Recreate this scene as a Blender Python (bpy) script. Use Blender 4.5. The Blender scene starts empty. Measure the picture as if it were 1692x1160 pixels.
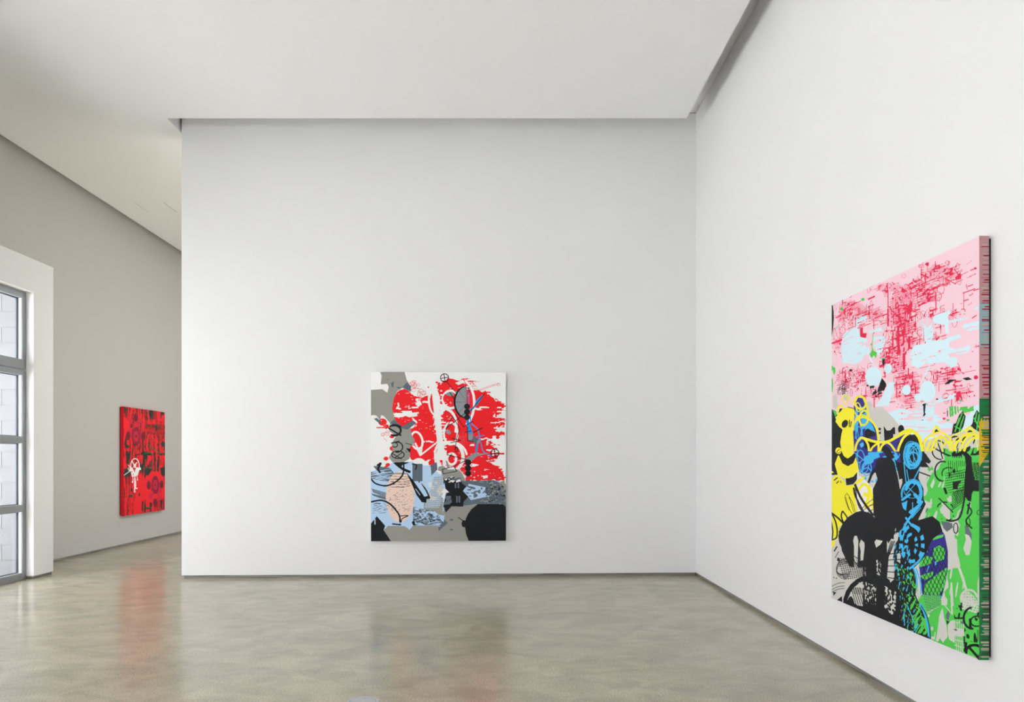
import bpy, bmesh, math, random
import numpy as np
from mathutils import Vector

# ------------------------------------------------------------------ camera, world, light, exposure
scene = bpy.context.scene
C = scene.collection
IMG_W, IMG_H = 1692, 1160
FOC = 1243.0                      # focal length in pixels of the 1692 px wide frame
VPX, VPY = 831.0, 759.0           # where the optical axis meets the picture (a shift lens)
EYE = 1.55                        # camera height

cam_data = bpy.data.cameras.new('camera')
cam_data.sensor_width = 36.0
cam_data.lens = FOC / IMG_W * 36.0
cam_data.shift_x = (IMG_W / 2 - VPX) / IMG_W
cam_data.shift_y = (VPY - IMG_H / 2) / IMG_W
cam_data.clip_end = 200
cam = bpy.data.objects.new('camera', cam_data)
cam.location = (0, 0, EYE)
cam.rotation_euler = (math.pi / 2, 0, 0)
C.objects.link(cam)
scene.camera = cam

world = bpy.data.worlds.new('overcast_sky')
scene.world = world
world.use_nodes = True
bg = world.node_tree.nodes['Background']
bg.inputs[0].default_value = (1.0, 0.975, 1.03, 1)
bg.inputs[1].default_value = 6.9

scene.view_settings.view_transform = 'Standard'
scene.view_settings.look = 'None'
scene.view_settings.gamma = 1.0
scene.view_settings.use_curve_mapping = False
scene.view_settings.exposure = 0.06

# high sun over the courtyard: it lights the paving outside, the left wall shades the gallery itself
sun_data = bpy.data.lights.new('sun', 'SUN')
sun_data.energy = 29.0
sun_data.angle = math.radians(2.0)
sun = bpy.data.objects.new('sun', sun_data)
sun.rotation_euler = Vector((-0.10, -0.55, -1.0)).to_track_quat('-Z', 'Y').to_euler()
C.objects.link(sun)


def portal(name, loc, rot, sx, sy):
    """sampling portal in a glazed opening"""
    l = bpy.data.lights.new(name, 'AREA')
    l.shape = 'RECTANGLE'
    l.size = sx
    l.size_y = sy
    l.cycles.is_portal = True
    o = bpy.data.objects.new(name, l)
    o.location = loc
    o.rotation_euler = rot
    C.objects.link(o)
    return o


# ------------------------------------------------------------------ materials
def lin(c):
    c = c / 255.0
    return c / 12.92 if c <= 0.04045 else ((c + 0.055) / 1.055) ** 2.4


def rgb(r, g, b, k=1.0):
    return tuple(min(0.95, lin(v) * k) for v in (r, g, b)) + (1,)


def new_mat(name):
    m = bpy.data.materials.new(name)
    m.use_nodes = True
    nt = m.node_tree
    return m, nt, nt.nodes['Principled BSDF']


def simple_mat(name, col, rough=0.6, metallic=0.0, spec=0.5, noise=None):
    m, nt, b = new_mat(name)
    b.inputs['Base Color'].default_value = col
    b.inputs['Roughness'].default_value = rough
    b.inputs['Metallic'].default_value = metallic
    b.inputs['Specular IOR Level'].default_value = spec
    if noise:
        scale, amt = noise
        tc = nt.nodes.new('ShaderNodeTexCoord')
        n = nt.nodes.new('ShaderNodeTexNoise')
        n.inputs['Scale'].default_value = scale
        n.inputs['Detail'].default_value = 4
        nt.links.new(tc.outputs['Object'], n.inputs['Vector'])
        bump = nt.nodes.new('ShaderNodeBump')
        bump.inputs['Strength'].default_value = amt
        bump.inputs['Distance'].default_value = 0.002
        nt.links.new(n.outputs['Fac'], bump.inputs['Height'])
        nt.links.new(bump.outputs['Normal'], b.inputs['Normal'])
    return m


M = {}
M['wall'] = simple_mat('white_wall_paint', (0.84, 0.84, 0.83, 1), 0.75, spec=0.25, noise=(60, 0.15))
M['ceiling'] = simple_mat('white_ceiling_paint', (0.90, 0.90, 0.895, 1), 0.85, spec=0.2, noise=(50, 0.1))
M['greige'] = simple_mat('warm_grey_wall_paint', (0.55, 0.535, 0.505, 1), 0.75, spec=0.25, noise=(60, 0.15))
M['dark_gap'] = simple_mat('dark_joint', (0.02, 0.02, 0.02, 1), 0.8)
M['aluminium'] = simple_mat('grey_aluminium', (0.30, 0.31, 0.325, 1), 0.42, metallic=0.35)
M['gasket'] = simple_mat('dark_blue_gasket', (0.035, 0.05, 0.09, 1), 0.5)
M['stop_lit'] = simple_mat('lit_glazing_bead', (0.75, 0.76, 0.78, 1), 0.45)  # paleness puts the outdoor light on the stop into its colour
M['steel'] = simple_mat('brushed_steel', (0.55, 0.56, 0.58, 1), 0.35, metallic=0.6)
M['wood'] = simple_mat('dark_stretcher_wood', (0.02, 0.018, 0.016, 1), 0.7, noise=(40, 0.3))


def glass_mat():
    m, nt, b = new_mat('window_glass')
    out = nt.nodes['Material Output']
    nt.nodes.remove(b)
    t = nt.nodes.new('ShaderNodeBsdfTransparent')
    t.inputs[0].default_value = (0.94, 0.96, 0.97, 1)
    g = nt.nodes.new('ShaderNodeBsdfGlossy')
    g.inputs['Roughness'].default_value = 0.02
    mix = nt.nodes.new('ShaderNodeMixShader')
    mix.inputs[0].default_value = 0.06
    nt.links.new(t.outputs[0], mix.inputs[1])
    nt.links.new(g.outputs[0], mix.inputs[2])
    nt.links.new(mix.outputs[0], out.inputs[0])
    return m


M['glass'] = glass_mat()


def floor_mat():
    m, nt, b = new_mat('polished_concrete')
    N, L = nt.nodes, nt.links
    tc = N.new('ShaderNodeTexCoord')

    def noise(scale, detail, rough, sx=1, sy=1, dist=0.0):
        mp = N.new('ShaderNodeMapping')
        mp.inputs['Scale'].default_value = (sx, sy, 1)
        L.new(tc.outputs['Object'], mp.inputs['Vector'])
        n = N.new('ShaderNodeTexNoise')
        n.inputs['Scale'].default_value = scale
        n.inputs['Detail'].default_value = detail
        n.inputs['Roughness'].default_value = rough
        n.inputs['Distortion'].default_value = dist
        L.new(mp.outputs[0], n.inputs['Vector'])
        return n

    def ramp(src, p0, c0, p1, c1):
        r = N.new('ShaderNodeValToRGB')
        r.color_ramp.elements[0].position = p0
        r.color_ramp.elements[0].color = c0
        r.color_ramp.elements[1].position = p1
        r.color_ramp.elements[1].color = c1
        L.new(src, r.inputs[0])
        return r

    def mix(kind, fac, a, c):
        x = N.new('ShaderNodeMixRGB')
        x.blend_type = kind
        if isinstance(fac, float):
            x.inputs[0].default_value = fac
        else:
            L.new(fac, x.inputs[0])
        L.new(a, x.inputs[1])
        L.new(c, x.inputs[2])
        return x

    big = noise(0.55, 6, 0.6, 1.0, 1.0, 0.5)
    base = ramp(big.outputs['Fac'], 0.32, (0.41, 0.37, 0.268, 1), 0.70, (0.52, 0.474, 0.36, 1))
    mid = noise(3.4, 9, 0.66, 0.85, 1.15, 0.6)
    midr = ramp(mid.outputs['Fac'], 0.36, (0.74, 0.755, 0.76, 1), 0.60, (1.04, 1.03, 1.0, 1))
    c1 = mix('MULTIPLY', 0.75, base.outputs[0], midr.outputs[0])
    grit = noise(95, 3, 0.8)
    gr = ramp(grit.outputs['Fac'], 0.38, (0.62, 0.61, 0.58, 1), 0.62, (1.30, 1.28, 1.24, 1))
    c2 = mix('MULTIPLY', 0.8, c1.outputs[0], gr.outputs[0])
    # pale cloudy blooms and thin dark swirls left by the power trowel
    sw = noise(1.3, 6, 0.6, 0.8, 1.2, 1.6)
    swr = ramp(sw.outputs['Fac'], 0.52, (0, 0, 0, 1), 0.80, (0.5, 0.5, 0.5, 1))
    dk = N.new('ShaderNodeRGB')
    dk.outputs[0].default_value = (0.26, 0.255, 0.225, 1)
    c3 = mix('MIX', swr.outputs[0], c2.outputs[0], dk.outputs[0])
    L.new(c3.outputs[0], b.inputs['Base Color'])
    rr = ramp(mid.outputs['Fac'], 0.3, (0.17, 0.17, 0.17, 1), 0.7, (0.21, 0.21, 0.21, 1))
    L.new(rr.outputs[0], b.inputs['Roughness'])
    b.inputs['Specular IOR Level'].default_value = 0.38
    b.inputs['IOR'].default_value = 1.52
    bump = N.new('ShaderNodeBump')
    bump.inputs['Strength'].default_value = 0.05
    bump.inputs['Distance'].default_value = 0.0015
    L.new(big.outputs['Fac'], bump.inputs['Height'])
    L.new(bump.outputs['Normal'], b.inputs['Normal'])
    return m


M['floor'] = floor_mat()


def base_mat():
    """worn grey-green metal strip in the wall's shadow gap"""
    m, nt, b = new_mat('worn_base_strip')
    N, L = nt.nodes, nt.links
    tc = N.new('ShaderNodeTexCoord')
    mp = N.new('ShaderNodeMapping')
    mp.inputs['Scale'].default_value = (2.2, 2.2, 160)
    L.new(tc.outputs['Object'], mp.inputs['Vector'])
    n = N.new('ShaderNodeTexNoise')
    n.inputs['Scale'].default_value = 1.0
    n.inputs['Detail'].default_value = 5
    L.new(mp.outputs[0], n.inputs['Vector'])
    r = N.new('ShaderNodeValToRGB')
    r.color_ramp.elements[0].position = 0.33
    r.color_ramp.elements[0].color = (0.055, 0.053, 0.042, 1)
    r.color_ramp.elements[1].position = 0.50
    r.color_ramp.elements[1].color = (0.27, 0.265, 0.225, 1)
    L.new(n.outputs['Fac'], r.inputs[0])
    L.new(r.outputs[0], b.inputs['Base Color'])
    b.inputs['Roughness'].default_value = 0.5
    return m


M['base'] = base_mat()


def block_mat():
    """outdoor blockwork"""
    m, nt, b = new_mat('outdoor_masonry')
    N, L = nt.nodes, nt.links
    tc = N.new('ShaderNodeTexCoord')
    n = N.new('ShaderNodeTexNoise')
    n.inputs['Scale'].default_value = 9
    n.inputs['Detail'].default_value = 6
    L.new(tc.outputs['Object'], n.inputs['Vector'])
    r = N.new('ShaderNodeValToRGB')
    r.color_ramp.elements[0].color = (0.225, 0.228, 0.236, 1)
    r.color_ramp.elements[1].color = (0.275, 0.278, 0.286, 1)
    L.new(n.outputs['Fac'], r.inputs[0])
    L.new(r.outputs[0], b.inputs['Base Color'])
    b.inputs['Roughness'].default_value = 0.85
    return m


M['block'] = block_mat()
M['paving'] = simple_mat('pale_concrete_paving', (0.66, 0.65, 0.63, 1), 0.85, noise=(12, 0.2))


# ------------------------------------------------------------------ mesh helpers
def add_box(bm, x0, x1, y0, y1, z0, z1):
    v = [bm.verts.new(p) for p in ((x0, y0, z0), (x1, y0, z0), (x1, y1, z0), (x0, y1, z0),
                                   (x0, y0, z1), (x1, y0, z1), (x1, y1, z1), (x0, y1, z1))]
    for f in ((3, 2, 1, 0), (4, 5, 6, 7), (0, 1, 5, 4), (1, 2, 6, 5), (2, 3, 7, 6), (3, 0, 4, 7)):
        bm.faces.new([v[i] for i in f])


def add_prism(bm, pts, z0, z1):
    a = [bm.verts.new((x, y, z0)) for x, y in pts]
    b = [bm.verts.new((x, y, z1)) for x, y in pts]
    n = len(pts)
    bm.faces.new(a[::-1])
    bm.faces.new(b)
    for i in range(n):
        bm.faces.new((a[i], a[(i + 1) % n], b[(i + 1) % n], b[i]))


def finish(name, bm, mat, parent=None, bevel=0.0):
    bmesh.ops.recalc_face_normals(bm, faces=bm.faces)
    me = bpy.data.meshes.new(name)
    bm.to_mesh(me)
    bm.free()
    me.materials.append(mat)
    o = bpy.data.objects.new(name, me)
    C.objects.link(o)
    if parent:
        o.parent = parent
    if bevel:
        md = o.modifiers.new('bevel', 'BEVEL')
        md.width = bevel
        md.segments = 2
        md.limit_method = 'ANGLE'
    return o


def box(name, mat, x0, x1, y0, y1, z0, z1, parent=None, bevel=0.0):
    bm = bmesh.new()
    add_box(bm, x0, x1, y0, y1, z0, z1)
    return finish(name, bm, mat, parent, bevel)


def empty(name, loc, rz=0.0):
    o = bpy.data.objects.new(name, None)
    o.empty_display_size = 0.1
    o.location = loc
    o.rotation_euler = (0, 0, rz)
    C.objects.link(o)
    return o


def tag(o, label, cat=None, group=None, kind=None):
    o['label'] = label
    if cat:
        o['category'] = cat
    if group:
        o['group'] = group
    if kind:
        o['kind'] = kind
    return o


def struct(o, label):
    return tag(o, label, kind='structure')


# ------------------------------------------------------------------ the room
XL, XR = -6.76, 2.576              # inner faces of the left and right walls
YB, YF = 20.0, -6.0                # far and near ends of the building
ZC = EYE + 4.27                    # underside of the ceiling
GAP = 0.04                         # shadow gap at the foot of every wall
JOINT = EYE + 4.616                # top of the walls, up in the ceiling slots
ZT = JOINT + 0.014                 # underside of the soffit that closes the slots

fl = box('floor', M['floor'], XL - 0.4, XR + 0.4, YF - 0.2, YB + 0.2, -0.2, 0.0)
struct(fl, 'mottled polished concrete floor with soft reflections')

# ceiling: floating slab, stopping short of the walls so that slots run around it
bm = bmesh.new()
add_prism(bm, [(XL + 0.16, YF), (2.30, YF), (2.30, 9.42), (-4.205, 9.42), (-4.205, YB), (XL + 0.16, YB)], ZC, ZT)
struct(finish('ceiling', bm, M['ceiling']), 'white floating ceiling with shadow slots along the walls')
SK = (-2.3, 1.7, 12.8, 17.2)        # unseen skylight, added behind the back wall to light the passage
bm = bmesh.new()
add_box(bm, XL - 0.4, XR + 0.4, YF - 0.2, SK[2], ZT, ZT + 0.2)
add_box(bm, XL - 0.4, XR + 0.4, SK[3], YB + 0.2, ZT, ZT + 0.2)
add_box(bm, XL - 0.4, SK[0], SK[2], SK[3], ZT, ZT + 0.2)
add_box(bm, SK[1], XR + 0.4, SK[2], SK[3], ZT, ZT + 0.2)
rf = finish('ceiling_slot_cover', bm, M['ceiling'])
struct(rf, 'white soffit closing the slots around the ceiling')

# right wall with the joint up in the slot
struct(box('wall_right', M['wall'], XR, XR + 0.3, YF, YB, GAP, JOINT), 'bright white gallery wall carrying the pink and green painting')
o = box('trim_1', M['dark_gap'], XR + 0.02, XR + 0.3, YF, YB, JOINT, JOINT + 0.014)
struct(o, 'thin dark joint line above the bright side wall')
struct(box('baseboard_right', M['base'], XR + 0.015, XR + 0.3, YF, YB, 0, GAP), 'recessed worn grey strip under the bright side wall')

# back wall: a free-standing wall, turned very slightly
BL = (-4.176, 9.776)
BR = (XR, 10.037)
bdir = Vector((BR[0] - BL[0], BR[1] - BL[1])).normalized()
bnrm = Vector((-bdir.y, bdir.x))    # pointing away from the camera


def back_pts(off, thick, trim=0.0):
    a = Vector(BL) + bnrm * off + bdir * trim
    b = Vector(BR) + bnrm * off
    return [tuple(a), tuple(b), tuple(b + bnrm * thick), tuple(a + bnrm * thick)]


bm = bmesh.new()
add_prism(bm, back_pts(0, 0.35), GAP, JOINT)
struct(finish('wall_back', bm, M['wall']), 'tall white free-standing back wall')
bm = bmesh.new()
add_prism(bm, back_pts(0.02, 0.31, 0.02), JOINT, JOINT + 0.014)
struct(finish('trim_2', bm, M['dark_gap']), 'thin dark joint line high on the back wall')
bm = bmesh.new()
add_prism(bm, back_pts(0.012, 0.32, 0.03), 0, GAP)
struct(finish('baseboard_back', bm, M['base']), 'recessed worn grey strip under the back wall')

# left wall with two glazed openings (one in the picture, one added beside the camera for its light)
D0, D1, DZ = 3.03, 9.73, 3.71       # opening of the entrance portal
W0, W1 = -5.4, 0.9                  # unseen opening added beside the camera to let in daylight
bm = bmesh.new()
xo = XL - 0.3
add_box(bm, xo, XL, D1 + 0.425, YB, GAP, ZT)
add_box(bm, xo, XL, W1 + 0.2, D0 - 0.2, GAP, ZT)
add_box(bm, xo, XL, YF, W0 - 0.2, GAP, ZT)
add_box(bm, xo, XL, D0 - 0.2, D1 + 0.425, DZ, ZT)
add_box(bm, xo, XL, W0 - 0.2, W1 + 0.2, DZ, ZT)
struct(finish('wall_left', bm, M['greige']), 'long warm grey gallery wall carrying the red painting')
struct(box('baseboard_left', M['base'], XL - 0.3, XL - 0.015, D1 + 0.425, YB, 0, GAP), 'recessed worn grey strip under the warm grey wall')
struct(box('wall_far', M['wall'], XL, XR, YB, YB + 0.2, 0, ZT), 'white end wall of the passage behind the back wall')
N0, N1, NZ = -6.2, -2.2, 4.6          # unseen shop-front glazing, added at the near end for frontal light
bm = bmesh.new()
add_box(bm, XL, N0, YF - 0.2, YF, 0, ZT)
add_box(bm, N1, XR, YF - 0.2, YF, 0, ZT)
add_box(bm, N0, N1, YF - 0.2, YF, NZ, ZT)
struct(finish('wall_near', bm, M['wall']), 'white wall around the added shop front at the near end of the gallery')
sf = empty('window_20', (0, YF - 0.1, 0))
struct(sf, 'unseen grey framed shop front window added for frontal light at the near end of the gallery')
for k in range(6):
    x = N0 + (N1 - N0 - 0.06) * k / 5
    box('mullion', M['aluminium'], x, x + 0.06, -0.04, 0.04, 0, NZ, sf)
    if k < 5:
        xb = N0 + (N1 - N0 - 0.06) * (k + 1) / 5
        for z in (0, 2.7, NZ - 0.06):
            box('rail', M['aluminium'], x + 0.06, xb, -0.04, 0.04, z, z + 0.06, sf)
        box('pane', M['glass'], x + 0.06, xb, -0.004, 0.004, 0.06, 2.7, sf)
        box('pane', M['glass'], x + 0.06, xb, -0.004, 0.004, 2.76, NZ - 0.06, sf)
sl = empty('window_21', (0, 0, ZT + 0.1))
struct(sl, 'unseen flat skylight added over the rear room to light the passage')
for k in range(4):
    ya = SK[2] + (SK[3] - SK[2]) * k / 4
    yb = SK[2] + (SK[3] - SK[2]) * (k + 1) / 4
    box('pane', M['glass'], SK[0], SK[1], ya + 0.06, yb, 0, 0.01, sl)
    box('glazing_bar', M['aluminium'], SK[0], SK[1], ya, ya + 0.06, -0.05, 0.05, sl)

# projecting white portal around the glazing
PX0, PZ = -6.07, EYE + 2.587
bm = bmesh.new()
add_box(bm, XL - 0.3, PX0, D1, D1 + 0.425, GAP, PZ)
add_box(bm, XL - 0.3, PX0, D0 - 0.43, D0, GAP, PZ)
add_box(bm, XL - 0.3, PX0, D0, D1, DZ, PZ)
struct(finish('wall_portal', bm, M['wall']), 'projecting white surround of the glazed entrance')
bm = bmesh.new()
add_box(bm, XL - 0.29, PX0 - 0.015, D1 + 0.015, D1 + 0.41, 0, GAP)
add_box(bm, XL - 0.29, PX0 - 0.015, D0 - 0.41, D0 - 0.015, 0, GAP)
struct(finish('baseboard_portal', bm, M['base']), 'recessed grey strip under the entrance surround')
bm = bmesh.new()
add_box(bm, XL - 0.3, PX0, W1, W1 + 0.43, GAP, PZ)
add_box(bm, XL - 0.3, PX0, W0 - 0.43, W0, GAP, PZ)
add_box(bm, XL - 0.3, PX0, W0, W1, DZ, PZ)
struct(finish('added_window_surround', bm, M['wall']), 'projecting white surround of the added unseen window bank')

# ------------------------------------------------------------------ glazed doors with transoms
GX = -6.165                          # room-side face of the aluminium frame


def glazed_leaf(root, y0, y1, bands, st=0.078):
    """frame with stiles, rails, gasket, bead and one pane for each band; bands = [(z0, z1), ...] of glass"""
    zlo, zhi = bands[0][2], bands[-1][3]
    for a, b in ((y0, y0 + st), (y1 - st, y1)):
        box('stile', M['aluminium'], GX - 0.06, GX, a, b, zlo, zhi, root, 0.003)
    edges = [zlo] + [v for b in bands for v in b[:2]] + [zhi]
    for i in range(0, len(edges), 2):
        if edges[i + 1] - edges[i] > 0.004:
            box('rail', M['aluminium'], GX - 0.06, GX - 0.001, y0 + st, y1 - st, edges[i], edges[i + 1], root, 0.003)
    for z0, z1, _, _ in bands:
        p = box('pane', M['glass'], GX - 0.052, GX - 0.044, y0 + st, y1 - st, z0, z1, root)
        bm = bmesh.new()
        t = 0.02
        xa, xb = GX - 0.075, GX - 0.062
        add_box(bm, xa, xb, y0 + st - 0.01, y0 + st + t, z0 - 0.01, z1 + 0.01)
        add_box(bm, xa, xb, y1 - st - t, y1 - st + 0.01, z0 - 0.01, z1 + 0.01)
        add_box(bm, xa, xb, y0 + st + t, y1 - st - t, z0 - 0.01, z0 + 0.01)
        add_box(bm, xa, xb, y0 + st + t, y1 - st - t, z1 - 0.01, z1 + 0.01)
        finish('gasket', bm, M['gasket'], p)
        bm = bmesh.new()
        xa, xb = GX - 0.043, GX - 0.012
        add_box(bm, xa, xb, y0 + st, y0 + st + 0.006, z0, z1)
        add_box(bm, xa, xb, y1 - st - 0.006, y1 - st, z0, z1)
        finish('glazing_bead', bm, M['stop_lit'], p)


def glazing(y_start, y_end, n, first, word):
    w = (y_end - y_start) / n
    for k in range(n):
        a, b = y_start + k * w, y_start + (k + 1) * w - (0.006 if k < n - 1 else 0)
        d = empty('door_%d' % (first + k), (0, 0, 0))
        glazed_leaf(d, a, b, [(0.093, 0.876, 0.008, 0), (0.967, 1.754, 0, 0), (1.845, 2.63, 0, 2.70)])
        struct(d, 'grey aluminium %s with three stacked clear panes' % word)
        t = empty('window_%d' % (first + k), (0, 0, 0))
        glazed_leaf(t, a, b, [(2.834, 3.622, 2.708, DZ)])
        struct(t, 'single clear pane above the grey aluminium %s' % word)


glazing(D0, D1, 6, 1, 'entrance door')
glazing(W0, W1, 6, 7, 'glazed panel added out of view for light')  # made-up window bank beside the camera, added for daylight
portal('daylight_portal', (GX - 0.12, (D0 + D1) / 2, DZ / 2), (0, -math.pi / 2, 0), DZ, D1 - D0)
portal('daylight_portal', (GX - 0.12, (W0 + W1) / 2, DZ / 2), (0, -math.pi / 2, 0), DZ, W1 - W0)
portal('daylight_portal', ((N0 + N1) / 2, YF - 0.16, NZ / 2), (math.pi / 2, 0, 0), N1 - N0, NZ)
portal('daylight_portal', ((SK[0] + SK[1]) / 2, (SK[2] + SK[3]) / 2, ZT + 0.16), (0, 0, 0), SK[1] - SK[0], SK[3] - SK[2])

# ------------------------------------------------------------------ courtyard outside
struct(box('paving', M['paving'], -40, XL - 0.4, -30, 40, -0.25, -0.05), 'pale concrete paving outside the glass')
struct(box('forecourt', M['paving'], XL - 0.4, 30, -30, YF - 0.2, -0.25, -0.05), 'pale concrete forecourt outside the added shop front')
# outer reveal of the entrance, faced with pale masonry blocks, seen through the panes
cw = empty('wall_exterior', (0, 0, 0))
struct(cw, 'pale painted masonry reveal outside the glass door')
RX0, RX1 = XL - 0.3, GX - 0.085
box('mortar', M['block'], RX0, RX1, D1 - 0.03, D1 - 0.001, 0.0, DZ - 0.001, cw)
meshes = {}
for r in range(18):
    x = RX0
    first = True
    while x < RX1 - 0.02:
        w = 0.2 if (first and r % 2) else 0.4
        first = False
        x1 = min(x + w, RX1)
        wid = round(x1 - x, 4)
        if wid not in meshes:
            bmB = bmesh.new()
            add_box(bmB, 0.003, wid - 0.003, -0.004, 0.0, 0.003, 0.197)
            bmesh.ops.recalc_face_normals(bmB, faces=bmB.faces)
            me = bpy.data.meshes.new('masonry_block')
            bmB.to_mesh(me)
            bmB.free()
            me.materials.append(M['block'])
            meshes[wid] = me
        o = bpy.data.objects.new('masonry_block', meshes[wid])
        o.location = (x, D1 - 0.03, 0.05 + r * 0.2)
        o.parent = cw
        C.objects.link(o)
        x = x1


# ------------------------------------------------------------------ painting toolkit: hard-edged paint films cut on a fine grid
class Art:
    """raster of paint layers on a flat canvas; W x H metres; px(u,v) gives drawing coordinates of each cell"""

    def __init__(self, W, H, res, mapping, seed=1):
        self.W, self.H = W, H
        self.nc, self.nr = int(round(W / res)), int(round(H / res))
        self.u = (np.arange(self.nc) + 0.5) * W / self.nc
        self.v = (np.arange(self.nr) + 0.5) * H / self.nr          # down from the top edge
        U, V = np.meshgrid(self.u, self.v)
        self.U, self.V = U, V
        self.AX, self.AY = mapping(U, V)
        self.idx = np.zeros((self.nr, self.nc), np.int16)
        self.layers = ['']
        self.cols = [None]
        self.rng = np.random.RandomState(seed)
        self.use(0, 0, 1)

    def use(self, x0, y0, s):
        self.X = (self.AX - x0) / s
        self.Y = (self.AY - y0) / s
        return self

    def none(self):
        return np.zeros(self.idx.shape, bool)

    # window of cells that may touch the drawing box
    def win(self, x0, x1, y0, y1):
        xs = self.X[0]
        c = np.nonzero((xs >= x0) & (xs <= x1))[0]
        if len(c) == 0:
            return None
        a, b = c[0], c[-1] + 1
        rows = ((self.Y[:, a] >= y0) & (self.Y[:, a] <= y1)) | ((self.Y[:, b - 1] >= y0) & (self.Y[:, b - 1] <= y1))
        r = np.nonzero(rows)[0]
        if len(r) == 0:
            return None
        return slice(max(0, r[0] - 1), r[-1] + 2), slice(a, b)

    def poly(self, pts, wx=None, wy=None):
        X = self.X if wx is None else self.X + wx
        Y = self.Y if wy is None else self.Y + wy
        m = self.none()
        n = len(pts)
        for i in range(n):
            xa, ya = pts[i]
            xb, yb = pts[(i + 1) % n]
            if ya == yb:
                continue
            cond = (ya > Y) != (yb > Y)
            m ^= cond & (X < (xb - xa) * (Y - ya) / (yb - ya) + xa)
        return m

    def ell(self, cx, cy, rx, ry, rot=0.0):
        c, s = math.cos(math.radians(rot)), math.sin(math.radians(rot))
        dx, dy = self.X - cx, self.Y - cy
        return ((dx * c + dy * s) / rx) ** 2 + ((-dx * s + dy * c) / ry) ** 2 <= 1

    def ring(self, cx, cy, rx, ry, w, rot=0.0):
        return self.ell(cx, cy, rx + w / 2, ry + w / 2, rot) & ~self.ell(cx, cy, max(0.1, rx - w / 2), max(0.1, ry - w / 2), rot)

    def rect(self, x0, x1, y0, y1):
        return (self.X >= x0) & (self.X <= x1) & (self.Y >= y0) & (self.Y <= y1)

    def stroke(self, pts, w, smooth=True, w1=None, closed=False):
        m = self.none()
        pts = [tuple(map(float, p)) for p in pts]
        if closed:
            pts = pts + [pts[0]]
        if smooth and len(pts) > 2:
            P = [pts[0]] + pts + [pts[-1]]
            if closed:
                P = [pts[-2]] + pts + [pts[1]]
            out = []
            for i in range(1, len(P) - 2):
                p0, p1, p2, p3 = (np.array(P[i + k]) for k in (-1, 0, 1, 2))
                for t in np.arange(0, 1, 0.2):
                    out.append(0.5 * (2 * p1 + (p2 - p0) * t + (2 * p0 - 5 * p1 + 4 * p2 - p3) * t * t + (3 * p1 - p0 - 3 * p2 + p3) * t ** 3))
            out.append(np.array(P[-2]))
            pts = out
        n = len(pts) - 1
        for i in range(n):
            (xa, ya), (xb, yb) = pts[i], pts[i + 1]
            ww = w if w1 is None else w + (w1 - w) * i / max(1, n - 1)
            h = ww / 2
            s = self.win(min(xa, xb) - h, max(xa, xb) + h, min(ya, yb) - h, max(ya, yb) + h)
            if s is None:
                continue
            X, Y = self.X[s], self.Y[s]
            dx, dy = xb - xa, yb - ya
            L2 = dx * dx + dy * dy + 1e-9
            t = np.clip(((X - xa) * dx + (Y - ya) * dy) / L2, 0, 1)
            m[s] |= (X - xa - t * dx) ** 2 + (Y - ya - t * dy) ** 2 <= h * h
        return m

    def arc(self, cx, cy, rx, ry, a0, a1, w, rot=0.0):
        n = max(6, int(abs(a1 - a0) / 15))
        c, s = math.cos(math.radians(rot)), math.sin(math.radians(rot))
        p = []
        for i in range(n + 1):
            t = math.radians(a0 + (a1 - a0) * i / n)
            x, y = rx * math.cos(t), ry * math.sin(t)
            p.append((cx + x * c - y * s, cy + x * s + y * c))
        return self.stroke(p, w, smooth=False)

    def noise(self, su, sv, seed, shear=0.0, octaves=1):
        """value noise in real metres on the canvas: cell su wide, sv high"""
        tot, amp, res = 0.0, 1.0, 0.0
        for o in range(octaves):
            r = np.random.RandomState(seed + 17 * o)
            a = (self.U + shear * self.V) / su + 100
            b = self.V / sv + 50
            gw, gh = int(a.max()) + 3, int(b.max()) + 3
            g = r.rand(gh, gw)
            ia, ib = a.astype(int), b.astype(int)
            fa, fb = a - ia, b - ib
            fa = fa * fa * (3 - 2 * fa)
            fb = fb * fb * (3 - 2 * fb)
            n = (g[ib, ia] * (1 - fa) + g[ib, ia + 1] * fa) * (1 - fb) + (g[ib + 1, ia] * (1 - fa) + g[ib + 1, ia + 1] * fa) * fb
            res = res + n * amp
            tot += amp
            amp *= 0.5
            su, sv = su / 2, sv / 2
        return res / tot

    def blocky(self, su, sv, seed):
        r = np.random.RandomState(seed)
        a, b = (self.U / su).astype(int), (self.V / sv).astype(int)
        g = r.rand(b.max() + 1, a.max() + 1)
        return g[b, a]

    def put(self, name, col, mask):
        if name not in self.layers:
            self.layers.append(name)
            self.cols.append(col)
        self.idx[mask] = self.layers.index(name)

    def erase(self, mask):
        self.idx[mask] = 0

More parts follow.
